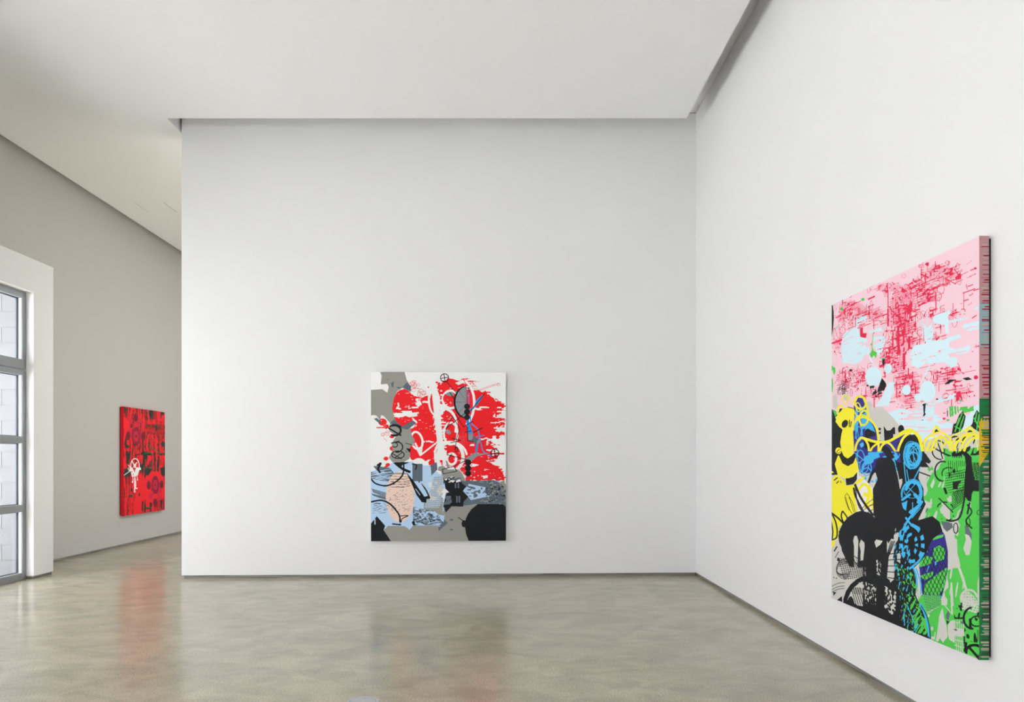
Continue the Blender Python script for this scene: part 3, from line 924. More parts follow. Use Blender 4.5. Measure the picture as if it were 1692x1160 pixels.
def right_painting():
    W, H = RY0 - RY1, 2.232
    ztop = 1.176

    def mp(U, V):
        Y = RY0 - U
        return VPX + FOC * RXF / Y, VPY - FOC * (ztop - V) / Y
    A = Art(W, H, 0.0026, mp, 7)
    fr = {'a': (1365, 480, .10345), 'b': (1490, 385, .09917), 'c': (1490, 490, .11208), 'd': (1365, 590, .11203), 'e': (1490, 600, .1379), 'f': (1365, 640, .12069), 'g': (1365, 770, .11209), 'h': (1490, 740, .12072), 'i': (1365, 880, .13793), 'j': (1490, 860, .12072), 'k': (1490, 980, .10347)}
    F = lambda n: A.use(*fr[n])
    rnd = random.Random(11)
    U, V = A.U, A.V
    # --- crimson machine drawing scattered over the pink
    PXp = lambda: A.use(0, 0, 1)
    PXp()
    dens = A.none().astype(float)
    for cx, cy, rx, ry, w in ((1492, 535, 26, 62, 1.0), (1405, 520, 24, 26, .85), (1440, 520, 40, 16, .55), (1555, 452, 40, 22, .65), (1520, 480, 34, 20, .8), (1475, 585, 24, 40, .85), (1500, 640, 26, 34, .85), (1412, 625, 34, 22, .75), (1385, 560, 12, 30, .6), (1560, 520, 40, 14, .55), (1450, 645, 40, 20, .45), (1560, 620, 34, 18, .7), (1585, 650, 22, 18, .55), (1600, 480, 16, 22, .3), (1470, 475, 40, 10, .6), (1540, 560, 20, 14, .5)):
        dens = np.maximum(dens, w * np.clip(1.35 - np.sqrt(((A.X - cx) / rx) ** 2 + ((A.Y - cy) / ry) ** 2), 0, 1))
    n1 = A.noise(0.034, 0.009, 51, octaves=2)
    n2 = A.noise(0.009, 0.026, 52, octaves=2)
    n3 = A.noise(0.016, 0.016, 53)
    tex = (n1 > 1.0 - 0.45 * dens) | (n2 > 1.03 - 0.45 * dens) | ((np.abs(A.noise(0.05, 0.04, 54) - 0.5) < 0.035) & (dens > 0.25) & (n3 > 0.35))
    hat = (np.sin(U * 2 * math.pi / 0.013) > 0.25) & (dens > 0.45) & (A.noise(0.09, 0.09, 55) > 0.52) | (np.sin(V * 2 * math.pi / 0.014) > 0.2) & (dens > 0.35) & (A.noise(0.11, 0.06, 56) > 0.60)
    A.put('rose_ruling', (238, 130, 158), hat)
    A.put('crimson_drawing', CRIMSON, tex)
    lines = A.none()
    for _ in range(330):                               # loops, rules and dashes of the drawing
        x, y = rnd.uniform(1385, 1610), rnd.uniform(430, 680)
        c, r = int(np.abs(A.X[0] - x).argmin()), 0
        r = int(np.abs(A.Y[:, c] - y).argmin())
        if dens[r, c] < 0.12:
            continue
        t = rnd.random()
        m = -(VPY - y) / (x - VPX)                     # edges that run level on the canvas
        if t < 0.45:
            lines |= A.ring(x, y, rnd.uniform(1.5, 6), rnd.uniform(2, 9), 0.7)
        elif t < 0.8:
            d = rnd.uniform(5, 26)
            lines |= A.stroke([(x, y), (x + d, y + m * d)], rnd.uniform(0.6, 1.8), False)
        else:
            lines |= A.stroke([(x, y), (x, y + rnd.uniform(6, 30))], rnd.uniform(0.7, 2.0), False)
    F('b')
    for p, w in (([(400, 520), (440, 500)], 26), ([(425, 520), (430, 620)], 8), ([(325, 690), (440, 740)], 22), ([(300, 780), (400, 700)], 10), ([(430, 640), (545, 650), (550, 560)], 9), ([(580, 605), (720, 545)], 13), ([(770, 540), (790, 505)], 12), ([(110, 945), (270, 850)], 9), ([(730, 750), (1010, 610)], 10), ([(745, 700), (870, 570)], 9), ([(1000, 700), (1110, 640)], 9), ([(1060, 535), (1165, 465)], 4), ([(1150, 625), (1240, 580)], 16), ([(1090, 750), (1230, 680)], 9), ([(720, 755), (900, 850)], 14), ([(830, 790), (985, 760)], 10), ([(890, 840), (1010, 775)], 10), ([(130, 850), (180, 825)], 24), ([(190, 800), (240, 830), (290, 770), (340, 800)], 12)):
        lines |= A.stroke(p, w, False)
    lines |= A.ell(1228, 588, 22, 18) | A.poly([(720, 760), (830, 790), (740, 905)]) & (np.sin(A.X * 0.5) > -0.2) | A.poly([(495, 915), (710, 830), (730, 850), (520, 955)]) & (np.sin(A.X * 0.42) > -0.5) | A.ring(605, 730, 22, 30, 6) | A.ring(35, 715, 32, 34, 5) | A.ring(190, 960, 52, 48, 6) | A.ell(430, 525, 24, 26)
    lines |= A.poly([(840, 790), (960, 670), (1000, 620), (990, 760)]) & (A.noise(0.02, 0.02, 60) > 0.45)
    lines |= A.poly([(0, 900), (85, 975), (40, 1000), (0, 985)])
    F('c')
    lines |= A.poly([(100, 120), (160, 60), (150, 230), (90, 270), (70, 200)]) | A.poly([(240, 130), (330, 80), (390, 90), (300, 120), (240, 160)]) | A.poly([(410, 200), (530, 170), (530, 185), (415, 232)]) | A.poly([(405, 260), (460, 250), (430, 330)]) | A.poly([(860, 100), (900, 95), (880, 110)]) | A.stroke([(1040, 318), (1100, 278)], 14, False) | A.stroke([(975, 130), (1035, 90)], 6, False) | A.arc(905, 205, 30, 22, 180, 400, 8)
    for x, y0, y1, w in ((10, 500, 560, 30), (30, 580, 690, 22), (35, 850, 1060, 40), (110, 600, 760, 34), (505, 520, 660, 10), (760, 100, 290, 8), (320, 460, 660, 8)):
        lines |= A.stroke([(x, y0), (x, y1)], w, False)
    lines |= A.stroke([(470, 345), (600, 315), (660, 290), (665, 400)], 12, False) | A.stroke([(490, 410), (610, 380), (620, 440)], 9, False) | A.stroke([(500, 465), (590, 440)], 9, False) | A.stroke([(1070, 745), (1140, 730)], 10, False) | A.stroke([(1095, 710), (1100, 760)], 8, False) | A.stroke([(1130, 710), (1135, 740)], 8, False) | A.ell(1045, 812, 10, 8) | A.ell(1015, 1032, 14, 6)
    F('a')
    for x, y0, y1, w in ((1070, 650, 940, 22), (1155, 580, 980, 36), (1235, 640, 850, 22), (1055, 950, 1075, 12), (990, 0, 260, 14), (990, 300, 560, 28), (295, 310, 370, 26), (285, 440, 520, 14)):
        lines |= A.stroke([(x, y0), (x, y1)], w, False)
    for p, w in (([(780, 440), (980, 375)], 16), ([(690, 490), (760, 460)], 10), ([(500, 515), (600, 480)], 12), ([(525, 570), (620, 530)], 12), ([(155, 435), (230, 405)], 16), ([(80, 850), (250, 790)], 26), ([(775, 485), (970, 480)], 6), ([(750, 560), (820, 540)], 10), ([(1060, 300), (1290, 230)], 8), ([(680, 140), (770, 95)], 24)):
        lines |= A.stroke(p, w, False)
    for k in range(7):
        lines |= A.arc(490, 340, 25 + 20 * k, 22 + 20 * k, -150, 40, 5)
    lines |= A.poly([(545, 600), (590, 590), (590, 680), (650, 680), (640, 750), (570, 770), (545, 730)])
    A.put('crimson_drawing', CRIMSON, lines)
    # tonal fan of fine ruling in mid pink
    F('a')
    fan = A.poly([(1030, 330), (1280, 220), (1305, 420), (1290, 600), (1150, 600), (1040, 440)])
    A.put('rose_ruling', (236, 120, 150), fan & (np.sin(A.X * 0.32 + A.Y * 0.12) > -0.3) & (A.idx == 0))
    F('b')
    A.put('rose_ruling', (236, 120, 150), A.poly([(0, 1010), (250, 990), (190, 1160), (0, 1160)]) & (np.sin(A.X * 0.42) > -0.3) & (A.idx == 0) | A.poly([(380, 1100), (560, 1040), (560, 1140), (330, 1160)]) & (A.idx == 0))
    # --- pale blue spills
    F('a')
    wob = (A.noise(0.08, 0.02, 61) - 0.5) * 60
    streakn = A.noise(0.11, 0.012, 62, octaves=2)
    ice = A.poly([(250, 800), (330, 690), (430, 600), (520, 590), (540, 740), (660, 770), (620, 900), (690, 900), (690, 1000), (560, 1060), (500, 1160), (260, 1160), (245, 960)], wob * 0.4) | A.ell(440, 890, 195, 290) & ~A.poly([(500, 540), (680, 540), (700, 900), (630, 900), (640, 770), (540, 770)])
    ice |= A.poly([(760, 640), (870, 580), (930, 680), (945, 800), (900, 960), (840, 1040), (780, 940), (740, 780)], wob * 0.3) & ~A.poly([(770, 680), (900, 640), (920, 700), (780, 750)], wob)
    ice |= A.stroke([(450, 570), (450, 420), (560, 380)], 14, False) | A.stroke([(490, 590), (490, 470), (640, 405)], 22, False) | A.poly([(480, 460), (650, 395), (660, 480), (560, 510), (520, 560), (480, 560)]) & (np.sin(A.Y * 0.11 + A.X * 0.045) > -0.6) | A.poly([(680, 650), (770, 610), (760, 640), (690, 700)])
    ice |= A.stroke([(670, 1010), (750, 1150)], 14, False) | A.stroke([(660, 480), (780, 435)], 12, False)
    ice &= ~((streakn > 0.72) & (A.Y > 560))
    F('c')
    wob2 = (A.noise(0.06, 0.016, 63) - 0.5) * 90
    ice |= A.poly([(130, 850), (190, 720), (340, 690), (360, 640), (330, 480), (440, 420), (480, 530), (430, 650), (620, 640), (690, 600), (860, 550), (880, 600), (700, 670), (690, 740), (800, 780), (1000, 715), (1030, 740), (1000, 820), (800, 870), (820, 960), (830, 1000), (720, 1060), (640, 970), (440, 990), (350, 970), (260, 1060), (150, 1010)], wob2 * 0.45)
    ice |= A.ell(250, 880, 125, 160)
    ice |= A.stroke([(720, 370), (960, 310)], 34, False) | A.stroke([(930, 440), (1160, 390)], 62, False) | A.stroke([(960, 495), (1160, 455)], 34, False) | A.poly([(450, 300), (700, 200), (720, 240), (690, 300), (700, 540), (650, 540), (640, 420), (480, 400)], wob2 * 0.3) | A.stroke([(1100, 180), (1150, 165)], 50, False) | A.stroke([(1060, 680), (1150, 640)], 8, False)
    ice |= A.ring(345, 320, 34, 110, 10) | A.stroke([(310, 430), (310, 620)], 16, False) | A.stroke([(270, 380), (320, 420)], 10, False) | A.poly([(330, 420), (480, 380), (480, 520), (420, 640), (340, 660)]) & (A.noise(0.012, 0.08, 64) > 0.36)
    ice &= ~(A.stroke([(780, 835), (950, 800)], 20, False) | A.stroke([(990, 465), (1150, 430)], 14, False) | A.poly([(520, 830), (560, 790), (580, 825)]) | (streakn > 0.74))
    F('d')
    ice |= A.ell(700, 290, 118, 150) | A.stroke([(640, 10), (720, 150)], 14, False) | A.ell(915, 170, 58, 70) | A.poly([(730, 725), (880, 480), (930, 370), (1005, 372), (1000, 520), (970, 560), (930, 720)], wob2 * 0.2) | A.ell(1180, 490, 60, 70)
    F('e')
    ice |= A.ell(310, 340, 95, 128) | A.stroke([(240, 230), (345, 10)], 16, False) | A.ell(60, 320, 50, 62) | A.ell(200, 410, 50, 50)
    wash = A.poly([(-260, 640), (-100, 560), (30, 540), (150, 590), (250, 480), (380, 440), (640, 370), (640, 420), (400, 490), (390, 600), (540, 700), (700, 760), (880, 500), (930, 480), (960, 900), (500, 900), (270, 920), (0, 900), (-280, 900)], wob2 * 0.4)
    ice |= wash & (streakn < 0.60)
    ice |= A.poly([(600, 380), (650, 360), (650, 380), (380, 410), (385, 400)]) | A.rect(735, 850, 620, 760)
    A.put('pale_blue_spill', ICE, ice)
    # --- small accents
    F('a')
    A.put('green_paint', GREEN, A.ell(250, 295, 24, 24, -30) | A.ell(588, 143, 26, 24, -30) | A.poly([(750, 690), (760, 690), (738, 900), (760, 960), (815, 990), (800, 1085), (765, 1035), (730, 1080), (695, 1025), (735, 950), (720, 860), (735, 830)]) | A.poly([(705, 860), (730, 840), (735, 880)]))
    A.put('black_paint', INK, A.poly([(70, 240), (105, 232), (122, 340), (125, 450), (112, 620), (85, 780), (70, 790)]))
    A.put('light_grey_paint', LGREY, A.stroke([(160, 600), (320, 500)], 40, False) & (A.noise(0.05, 0.02, 70) > 0.35) | A.stroke([(260, 770), (430, 590)], 10, False) | A.stroke([(500, 490), (560, 420)], 10, False) | A.arc(150, 700, 34, 30, 120, 330, 8) | A.stroke([(480, 430), (600, 375)], 14, False))
    A.put('teal_fleck', (26, 170, 122), A.poly([(885, 1080), (955, 1075), (940, 1095), (900, 1105)]))
    A.put('black_paint', INK, A.poly([(900, 1105), (940, 1095), (930, 1160), (900, 1160)]))
    F('d')
    A.put('green_paint', GREEN, A.poly([(70, 150), (95, 120), (105, 150), (135, 150), (140, 215), (120, 270), (105, 230), (100, 180), (80, 230)]) | A.poly([(70, 290), (100, 320), (105, 420), (95, 530), (75, 490)]) | A.poly([(80, 760), (150, 800), (160, 860), (130, 900), (90, 830)]))
    A.put('black_paint', INK, A.poly([(825, 310), (875, 370), (890, 410), (860, 490), (760, 520), (790, 400)]) | A.poly([(825, 80), (870, 85), (850, 140)]) | A.ell(365, 195, 24, 16) | (A.noise(0.020, 0.014, 71, 0.6) > 0.52) & A.poly([(640, 430), (780, 410), (790, 520), (860, 500), (780, 620), (680, 560)]) | A.ell(360, 315, 8, 10) | A.ell(612, 420, 18, 14))
    scr = A.none()
    for _ in range(46):
        x, y = rnd.gauss(240, 45), rnd.gauss(450, 55)
        scr |= A.stroke([(x, y), (x + rnd.uniform(30, 80), y - rnd.uniform(0, 22))], 4, False) | A.stroke([(x, y), (x + rnd.uniform(-12, 12), y + rnd.uniform(30, 70))], 4, False)
    A.put('black_paint', INK, scr & A.poly([(150, 400), (310, 320), (335, 440), (330, 550), (160, 560)]))
    A.put('light_grey_paint', LGREY, A.poly([(100, 580), (140, 545), (175, 600), (160, 640), (180, 740), (150, 770), (105, 740)]) | A.ell(300, 600, 40, 40))
    F('e')
    A.put('black_paint', INK, A.poly([(515, 255), (570, 195), (660, 200), (600, 225), (560, 250)]) | A.poly([(725, 185), (800, 168), (845, 195), (780, 208)]) | A.ell(425, 433, 16, 8) | (A.noise(0.02, 0.03, 72) > 0.52) & A.poly([(250, 490), (290, 480), (280, 590), (310, 680), (240, 690), (265, 600)]) | A.stroke([(548, 570), (548, 640)], 12, False) & (A.noise(0.03, 0.012, 73) > 0.4))
    A.put('crimson_drawing', CRIMSON, A.poly([(655, 350), (700, 330), (735, 455), (690, 400), (680, 455), (650, 455)]) | A.ell(890, 172, 26, 26) & (A.noise(0.02, 0.02, 74) > 0.4) | A.poly([(600, 235), (685, 205), (660, 225)]) | A.poly([(480, 430), (560, 400), (540, 425)]) | A.ell(508, 665, 18, 14) | A.stroke([(500, 600), (525, 595)], 8, False) | A.ell(812, 400, 8, 12) | A.ell(872, 390, 7, 14))
    gr = A.none()
    for x, w in ((580, 20), (605, 26), (640, 22), (672, 16)):
        gr |= A.stroke([(x, 525), (x + 6, 640 - (x - 570) * 0.5)], w, False)
    gr |= A.poly([(700, 530), (860, 505), (865, 570), (740, 600)]) & (A.noise(0.03, 0.03, 75, 0.8) > 0.42) | A.poly([(690, 580), (780, 515), (700, 530)]) | A.ell(555, 683, 18, 13)
    A.put('green_paint', GREEN, gr)
    A.put('teal_fleck', (26, 170, 122), A.poly([(685, 440), (725, 445), (720, 460), (690, 455)]) | A.ell(302, 495, 7, 10) | A.ell(545, 550, 9, 7))
    # --- lower half: light grey ground
    F('h')
    low = A.none()
    A.use(0, 0, 1)
    low = A.poly([(1370, 745), (1440, 725), (1462, 676), (1476, 690), (1487, 705), (1490, 740), (1540, 725), (1640, 700), (1640, 1110), (1370, 1000)])
    A.put('light_grey_paint', LGREY, low)
    F('f')
    A.put('light_grey_paint', LGREY, A.poly([(545, 210), (600, 195), (640, 230), (640, 260), (620, 300), (680, 270), (790, 275), (800, 380), (880, 380), (905, 430), (880, 560), (840, 590), (790, 530), (800, 740), (700, 740), (600, 420)]) & ~A.poly([(770, 430), (860, 420), (870, 500), (820, 490), (790, 450)]))
    A.put('black_paint', INK, A.poly([(790, 530), (830, 590), (880, 590), (920, 545), (945, 550), (948, 640), (920, 640), (920, 720), (850, 745), (800, 740)]) | A.ell(1028, 575, 42, 60) | A.ell(735, 570, 18, 20) | A.poly([(715, 620), (750, 600), (750, 640), (715, 640)]))
    # left: black field, violet blob, cyan drawing, yellow figure
    A.put('black_paint', INK, A.poly([(60, 270), (100, 330), (130, 420), (180, 540), (240, 590), (300, 700), (260, 900), (420, 1000), (420, 1200), (60, 1200)]))
    F('f')
    viol = A.poly([(440, 140), (500, 150), (545, 250), (575, 420), (620, 470), (680, 560), (710, 720), (850, 750), (960, 690), (1060, 640), (1160, 640), (1160, 760), (1060, 860), (1040, 1060), (1000, 1130), (900, 1160), (480, 1180), (430, 1080), (390, 930), (370, 620), (390, 400), (380, 260)])
    A.put('violet_paint', VIOLET, viol)
    cy = A.poly([(570, 470), (640, 540), (680, 620), (640, 600), (560, 580), (520, 540)]) | A.poly([(460, 780), (500, 750), (530, 790), (480, 830)]) | A.poly([(580, 890), (720, 880), (830, 870), (960, 890), (1000, 960), (960, 1000), (830, 960), (720, 960), (600, 1010), (540, 1080), (530, 1000)]) & (A.noise(0.05, 0.03, 81) > 0.30) | A.ell(585, 990, 70, 60) | A.poly([(520, 500), (600, 460), (660, 560), (540, 590)]) | (A.noise(0.05, 0.05, 86) > 0.60) & A.poly([(390, 300), (560, 300), (560, 560), (390, 600)])
    cy |= A.ell(470, 310, 40, 50) & (A.noise(0.06, 0.06, 82) > 0.45)
    cy |= A.ring(450, 640, 40, 100, 12) | A.stroke([(400, 700), (430, 560), (450, 740), (490, 560), (500, 650)], 9, False) | A.ring(470, 1010, 60, 150, 14) | A.stroke([(400, 900), (540, 1020), (480, 1150)], 12, False) | A.ring(520, 1080, 60, 90, 11) | A.stroke([(400, 1030), (470, 1030)], 14, False) | A.arc(540, 400, 50, 40, 180, 300, 12) | A.stroke([(1000, 800), (1040, 860), (990, 960)], 12, False) | A.ell(900, 1040, 70, 60) & (A.noise(0.04, 0.04, 83) > 0.4) | A.stroke([(430, 850), (440, 1160)], 10, False)
    F('g')
    cy |= A.ring(600, 40, 70, 100, 16) | A.stroke([(520, 60), (620, 20), (680, 90)], 14, False) | A.poly([(650, 230), (760, 180), (765, 320), (690, 330)]) & (A.noise(0.03, 0.03, 84) > 0.45) | A.ell(575, 180, 24, 30) | A.poly([(950, 0), (1110, 0), (1090, 60), (1040, 70)]) & (A.noise(0.05, 0.04, 85) > 0.4)
    F('f')
    A.put('cyan_paint', CYAN, cy & A.poly([(370, 140), (1160, 500), (1160, 1300), (370, 1300)]))
    F('f')
    A.put('black_paint', INK, A.poly([(530, 640), (545, 575), (580, 565), (620, 590), (670, 610), (680, 660), (600, 680), (560, 720), (530, 700)]) | A.ell(545, 780, 28, 60) | A.poly([(560, 730), (720, 760), (620, 830), (590, 850)]) | A.poly([(740, 840), (800, 790), (860, 830), (940, 960), (860, 1010), (800, 900)]))
    # yellow figure at the left
    A.put('yellow_paint', YELLOW, A.poly([(150, 360), (220, 300), (300, 270), (380, 290), (395, 330), (370, 460), (350, 560), (370, 620), (380, 760), (370, 900), (340, 960), (295, 975), (240, 940), (210, 860), (195, 760), (210, 640), (230, 575), (180, 540), (130, 470)]) | A.poly([(160, 940), (180, 930), (230, 1040), (300, 1080), (370, 1040), (410, 960), (440, 1080), (445, 1180), (280, 1260), (160, 1200), (120, 1050)]) | A.stroke([(165, 340), (170, 270), (210, 255), (245, 300)], 26) | A.ell(170, 870, 42, 46) | A.poly([(80, 1120), (130, 1160), (70, 1180)]))
    A.put('black_paint', INK, A.ell(258, 500, 40, 56, 25) | A.stroke([(320, 450), (318, 540)], 12, False) | A.stroke([(345, 470), (335, 540)], 12, False) | A.stroke([(300, 270), (380, 290)], 10, False) | A.poly([(175, 930), (215, 900), (260, 960), (300, 975), (360, 930), (385, 900), (410, 950), (370, 1040), (300, 1080), (225, 1040)]) | A.poly([(170, 350), (190, 290), (230, 290), (190, 340)]) | A.stroke([(145, 900), (165, 860), (195, 850)], 9) | A.stroke([(150, 915), (205, 880)], 8, False) | A.stroke([(130, 400), (150, 380)], 12, False))
    yl = A.ring(262, 165, 34, 62, 16, -8) | A.stroke([(300, 120), (370, 230)], 12, False) | A.ring(470, 210, 74, 88, 30, -18) | A.stroke([(520, 160), (570, 300), (560, 430)], 28) | A.ring(440, 270, 30, 60, 14, -10) | A.ring(520, 420, 60, 100, 26, 8) | A.arc(490, 480, 90, 100, 180, 300, 22) | A.stroke([(370, 580), (380, 500), (440, 430), (530, 410), (620, 460), (690, 560), (715, 700), (718, 890)], 30) | A.stroke([(400, 900), (410, 800), (450, 720), (490, 690), (540, 720), (580, 800), (590, 900)], 30)
    yl |= A.stroke([(490, 690), (700, 750), (850, 740), (950, 690), (1080, 620), (1160, 590)], 36) | A.stroke([(605, 900), (630, 830), (700, 770)], 26) | A.stroke([(735, 890), (760, 810), (820, 760), (880, 780), (940, 860), (960, 890)], 28) | A.stroke([(980, 890), (1010, 790), (1070, 680), (1160, 620)], 32) | A.stroke([(400, 350), (460, 480), (480, 540)], 14) | A.arc(170, 880, 40, 40, 180, 330, 8)
    F('e')
    yl |= A.stroke([(-20, 850), (60, 810), (120, 810), (180, 850), (220, 920), (250, 1050)], 40) | A.stroke([(270, 960), (310, 890), (400, 840), (500, 840), (570, 890), (600, 960), (620, 1040)], 22) | A.ring(345, 960, 78, 90, 16, 20) | A.stroke([(300, 1050), (350, 920)], 24, False) | A.stroke([(350, 1050), (400, 930), (480, 880), (560, 960), (590, 1050)], 30) | A.stroke([(380, 830), (400, 770), (430, 765), (460, 830)], 24) | A.stroke([(490, 1050), (470, 900)], 14, False)
    yl |= A.stroke([(590, 880), (720, 820), (800, 790), (940, 850)], 14) | A.stroke([(610, 940), (720, 860), (860, 830)], 14) | A.stroke([(640, 1050), (660, 960), (740, 880), (820, 850)], 24) | A.stroke([(700, 1050), (740, 950), (800, 880), (880, 860), (940, 880)], 26) | A.stroke([(750, 1050), (790, 960), (860, 900), (940, 900)], 28) | A.stroke([(770, 820), (800, 770), (840, 775), (870, 840)], 22) | A.stroke([(880, 880), (915, 1040)], 12, False) | A.arc(560, 1000, 50, 60, 190, 350, 22) | A.arc(690, 1000, 60, 70, 190, 320, 20)
    yl &= A.Y < 1058
    yellow_loops = yl
    F('g')
    A.put('white_paint', (228, 228, 226), A.poly([(455, 130), (485, 50), (480, 150), (520, 150), (690, 330), (700, 720), (640, 740), (460, 680), (420, 480)]))
    A.put('yellow_paint', YELLOW, A.poly([(70, 200), (150, 120), (280, 230), (300, 290), (400, 280), (470, 200), (530, 160), (470, 260), (430, 300), (430, 480), (470, 660), (320, 740), (250, 830), (200, 900), (170, 1080), (130, 1090), (120, 1160), (60, 1160), (60, 200)]) | A.arc(560, 420, 80, 150, -150, 20, 40) | A.ell(580, 470, 50, 80) & ~A.ell(570, 470, 26, 60) | A.poly([(560, 380), (620, 400), (660, 560), (640, 640), (560, 620)]) & (A.noise(0.05, 0.05, 90) > 0.4) | A.stroke([(640, 300), (680, 480), (690, 640)], 36) | A.stroke([(490, 240), (560, 170)], 30, False))
    A.put('black_paint', INK, A.poly([(290, 180), (330, 180), (400, 160), (460, 90), (455, 200), (400, 270), (300, 285)]) | A.stroke([(90, 60), (150, 110), (120, 60)], 20, False) | A.stroke([(120, 210), (165, 175)], 16, False) | A.stroke([(155, 255), (185, 225)], 14, False) | A.ell(150, 118, 20, 14) | A.stroke([(210, 220), (225, 245)], 9, False))
    # black beasts
    F('g')
    blk = A.poly([(690, 340), (760, 200), (720, 60), (740, -80), (800, -120), (960, -120), (1010, -40), (1060, 160), (1090, 340), (1085, 560), (1070, 820), (1000, 980), (1000, 1080), (900, 1060), (800, 1000), (740, 800), (700, 720)])
    blk |= A.poly([(250, 840), (330, 750), (440, 680), (530, 660), (640, 690), (740, 780), (860, 840), (1000, 900), (960, 1080), (840, 1100), (780, 1160), (560, 1160), (480, 1080), (440, 1020), (400, 1060), (410, 1200), (200, 1200), (180, 1030), (210, 920)])
    for p, w in (([(430, 280), (520, 480), (690, 720)], 34), ([(410, 330), (440, 460), (560, 690)], 28), ([(430, 290), (470, 560), (540, 680)], 14), ([(310, 400), (390, 540), (430, 680)], 8), ([(290, 460), (330, 600), (380, 700)], 8), ([(300, 410), (280, 470), (340, 650)], 8), ([(340, 460), (410, 680)], 8), ([(80, 690), (180, 770), (250, 840)], 26), ([(90, 710), (140, 820), (165, 960), (150, 1060), (80, 1090)], 22), ([(80, 830), (100, 960), (90, 1090)], 20), ([(240, 670), (225, 740), (255, 830)], 22), ([(250, 670), (300, 740), (320, 780)], 20), ([(560, 650), (620, 600), (700, 570)], 9), ([(520, 640), (600, 560), (690, 490)], 8), ([(600, 690), (660, 660), (700, 640)], 9), ([(570, 640), (640, 590), (700, 550)], 7)):
        blk |= A.stroke(p, w)
    blk |= A.poly([(610, 240), (660, 90), (720, 20), (740, 60), (680, 150), (640, 260)])
    # black ground around the cyan loops, spine of the picture
    blk |= A.poly([(1010, -100), (1050, -60), (1130, -40), (1140, 180), (1080, 200), (1060, 100)]) | A.poly([(1140, 380), (1160, 300), (1260, 260), (1260, 1200), (1080, 1200), (1100, 900), (1180, 700), (1090, 560)])
    F('h')
    blk |= A.poly([(-60, -60), (60, -180), (200, -180), (300, -60), (310, 60), (400, 180), (380, 220), (330, 200), (380, 270), (250, 260), (230, 420), (300, 560), (300, 700), (330, 770), (210, 1020), (260, 1160), (-80, 1200), (-70, 700), (10, 480), (-20, 100)])
    blk |= A.poly([(330, 80), (400, 190), (380, 215), (320, 160)]) | A.stroke([(250, 335), (385, 385)], 18, False)
    # right column of black
    blk2 = A.poly([(890, 60), (960, 130), (960, 260), (1000, 440), (1070, 450), (1070, 600), (980, 590), (960, 640), (950, 740), (900, 720), (880, 680), (850, 690), (860, 460), (880, 230), (860, 100), (800, 80), (810, 20)])
    F('h')
    grn = A.poly([(580, 0), (700, 60), (820, 20), (1080, -20), (1080, 640), (960, 600), (950, 1000), (960, 1160), (760, 1160), (790, 980), (850, 700), (760, 940), (690, 1000), (560, 1060), (480, 1000), (330, 980), (330, 850), (380, 770), (310, 700), (310, 600), (350, 580), (330, 420), (400, 250), (430, 340), (560, 180)], (A.noise(0.05, 0.03, 91) - 0.5) * 70)
    flick = (A.noise(0.02, 0.06, 92, 0.7) > 0.70) & A.poly([(320, 240), (600, 300), (560, 700), (720, 980), (330, 980)])
    A.put('green_paint', GREEN, grn & ~flick)
    A.put('green_paint', GREEN, A.rect(945, 1090, 590, 1180))
    A.put('light_grey_paint', LGREY, A.poly([(510, 800), (560, 740), (700, 860), (720, 980), (640, 990), (540, 900)]) & (A.noise(0.03, 0.03, 93) > 0.42) | A.ell(385, 805, 26, 24) | A.ell(660, 700, 40, 40) & (A.noise(0.02, 0.03, 94) > 0.5))
    A.put('slate_paint', (96, 104, 112), A.poly([(230, 980), (330, 1010), (300, 1080), (260, 1060)]) | A.poly([(540, 1000), (690, 1030), (700, 1090), (620, 1150), (570, 1100)]) | A.poly([(340, 820), (360, 850), (320, 900)]))
    # green lower right
    F('j')
    grn = A.poly([(760, -20), (1090, -20), (1090, 1200), (520, 1200), (570, 1060), (640, 860), (640, 680), (790, 640), (750, 420), (745, 220), (780, 100)], (A.noise(0.03, 0.05, 95) - 0.5) * 70)
    grn &= ~A.poly([(865, 60), (920, 90), (960, 200), (955, 320), (930, 470), (880, 475), (845, 380), (880, 260), (870, 200)])
    F('k')
    grn |= A.poly([(270, 80), (420, 330), (620, 200), (650, -20), (1260, -20), (1260, 1060), (560, 790), (440, 720), (400, 400), (280, 200)])
    F('j')
    drip = (A.noise(0.018, 0.10, 96, 0.25) > 0.66) & A.poly([(540, 500), (780, 560), (860, 900), (700, 1160), (520, 1160), (640, 760)])
    A.put('green_paint', GREEN, grn & ~drip)
    F('j')
    lg = A.stroke([(790, 660), (840, 800), (880, 940)], 34) | A.arc(920, 1060, 110, 110, 160, 350, 26) | A.poly([(810, 1020), (900, 960), (1000, 1040), (1060, 1160), (860, 1200)]) & (np.sin(A.X * 0.18) + np.sin(A.Y * 0.16) > -0.7) | A.poly([(1040, 850), (1070, 700), (1075, 1160), (1040, 1160)]) | A.stroke([(680, 860), (690, 1000), (700, 1160)], 24)
    F('k')
    lg |= A.poly([(600, 370), (650, 230), (680, 400), (720, 520), (735, 700), (660, 795), (610, 720), (580, 780), (545, 760), (590, 480)]) | A.poly([(740, 500), (790, 440), (840, 430), (850, 560), (990, 580), (1000, 650), (960, 700), (850, 680), (850, 800), (760, 740), (735, 640)]) | A.ell(485, 565, 20, 34) | A.poly([(475, 690), (520, 700), (515, 740), (470, 730)]) | A.poly([(510, 740), (530, 620), (545, 630), (530, 740)]) | A.ell(430, 360, 18, 26)
    for k in range(5):
        lg |= A.stroke([(850 + 34 * k, 440), (880 + 30 * k, 940)], 11, False) | A.stroke([(840, 470 + 90 * k), (1000, 480 + 100 * k)], 11, False)
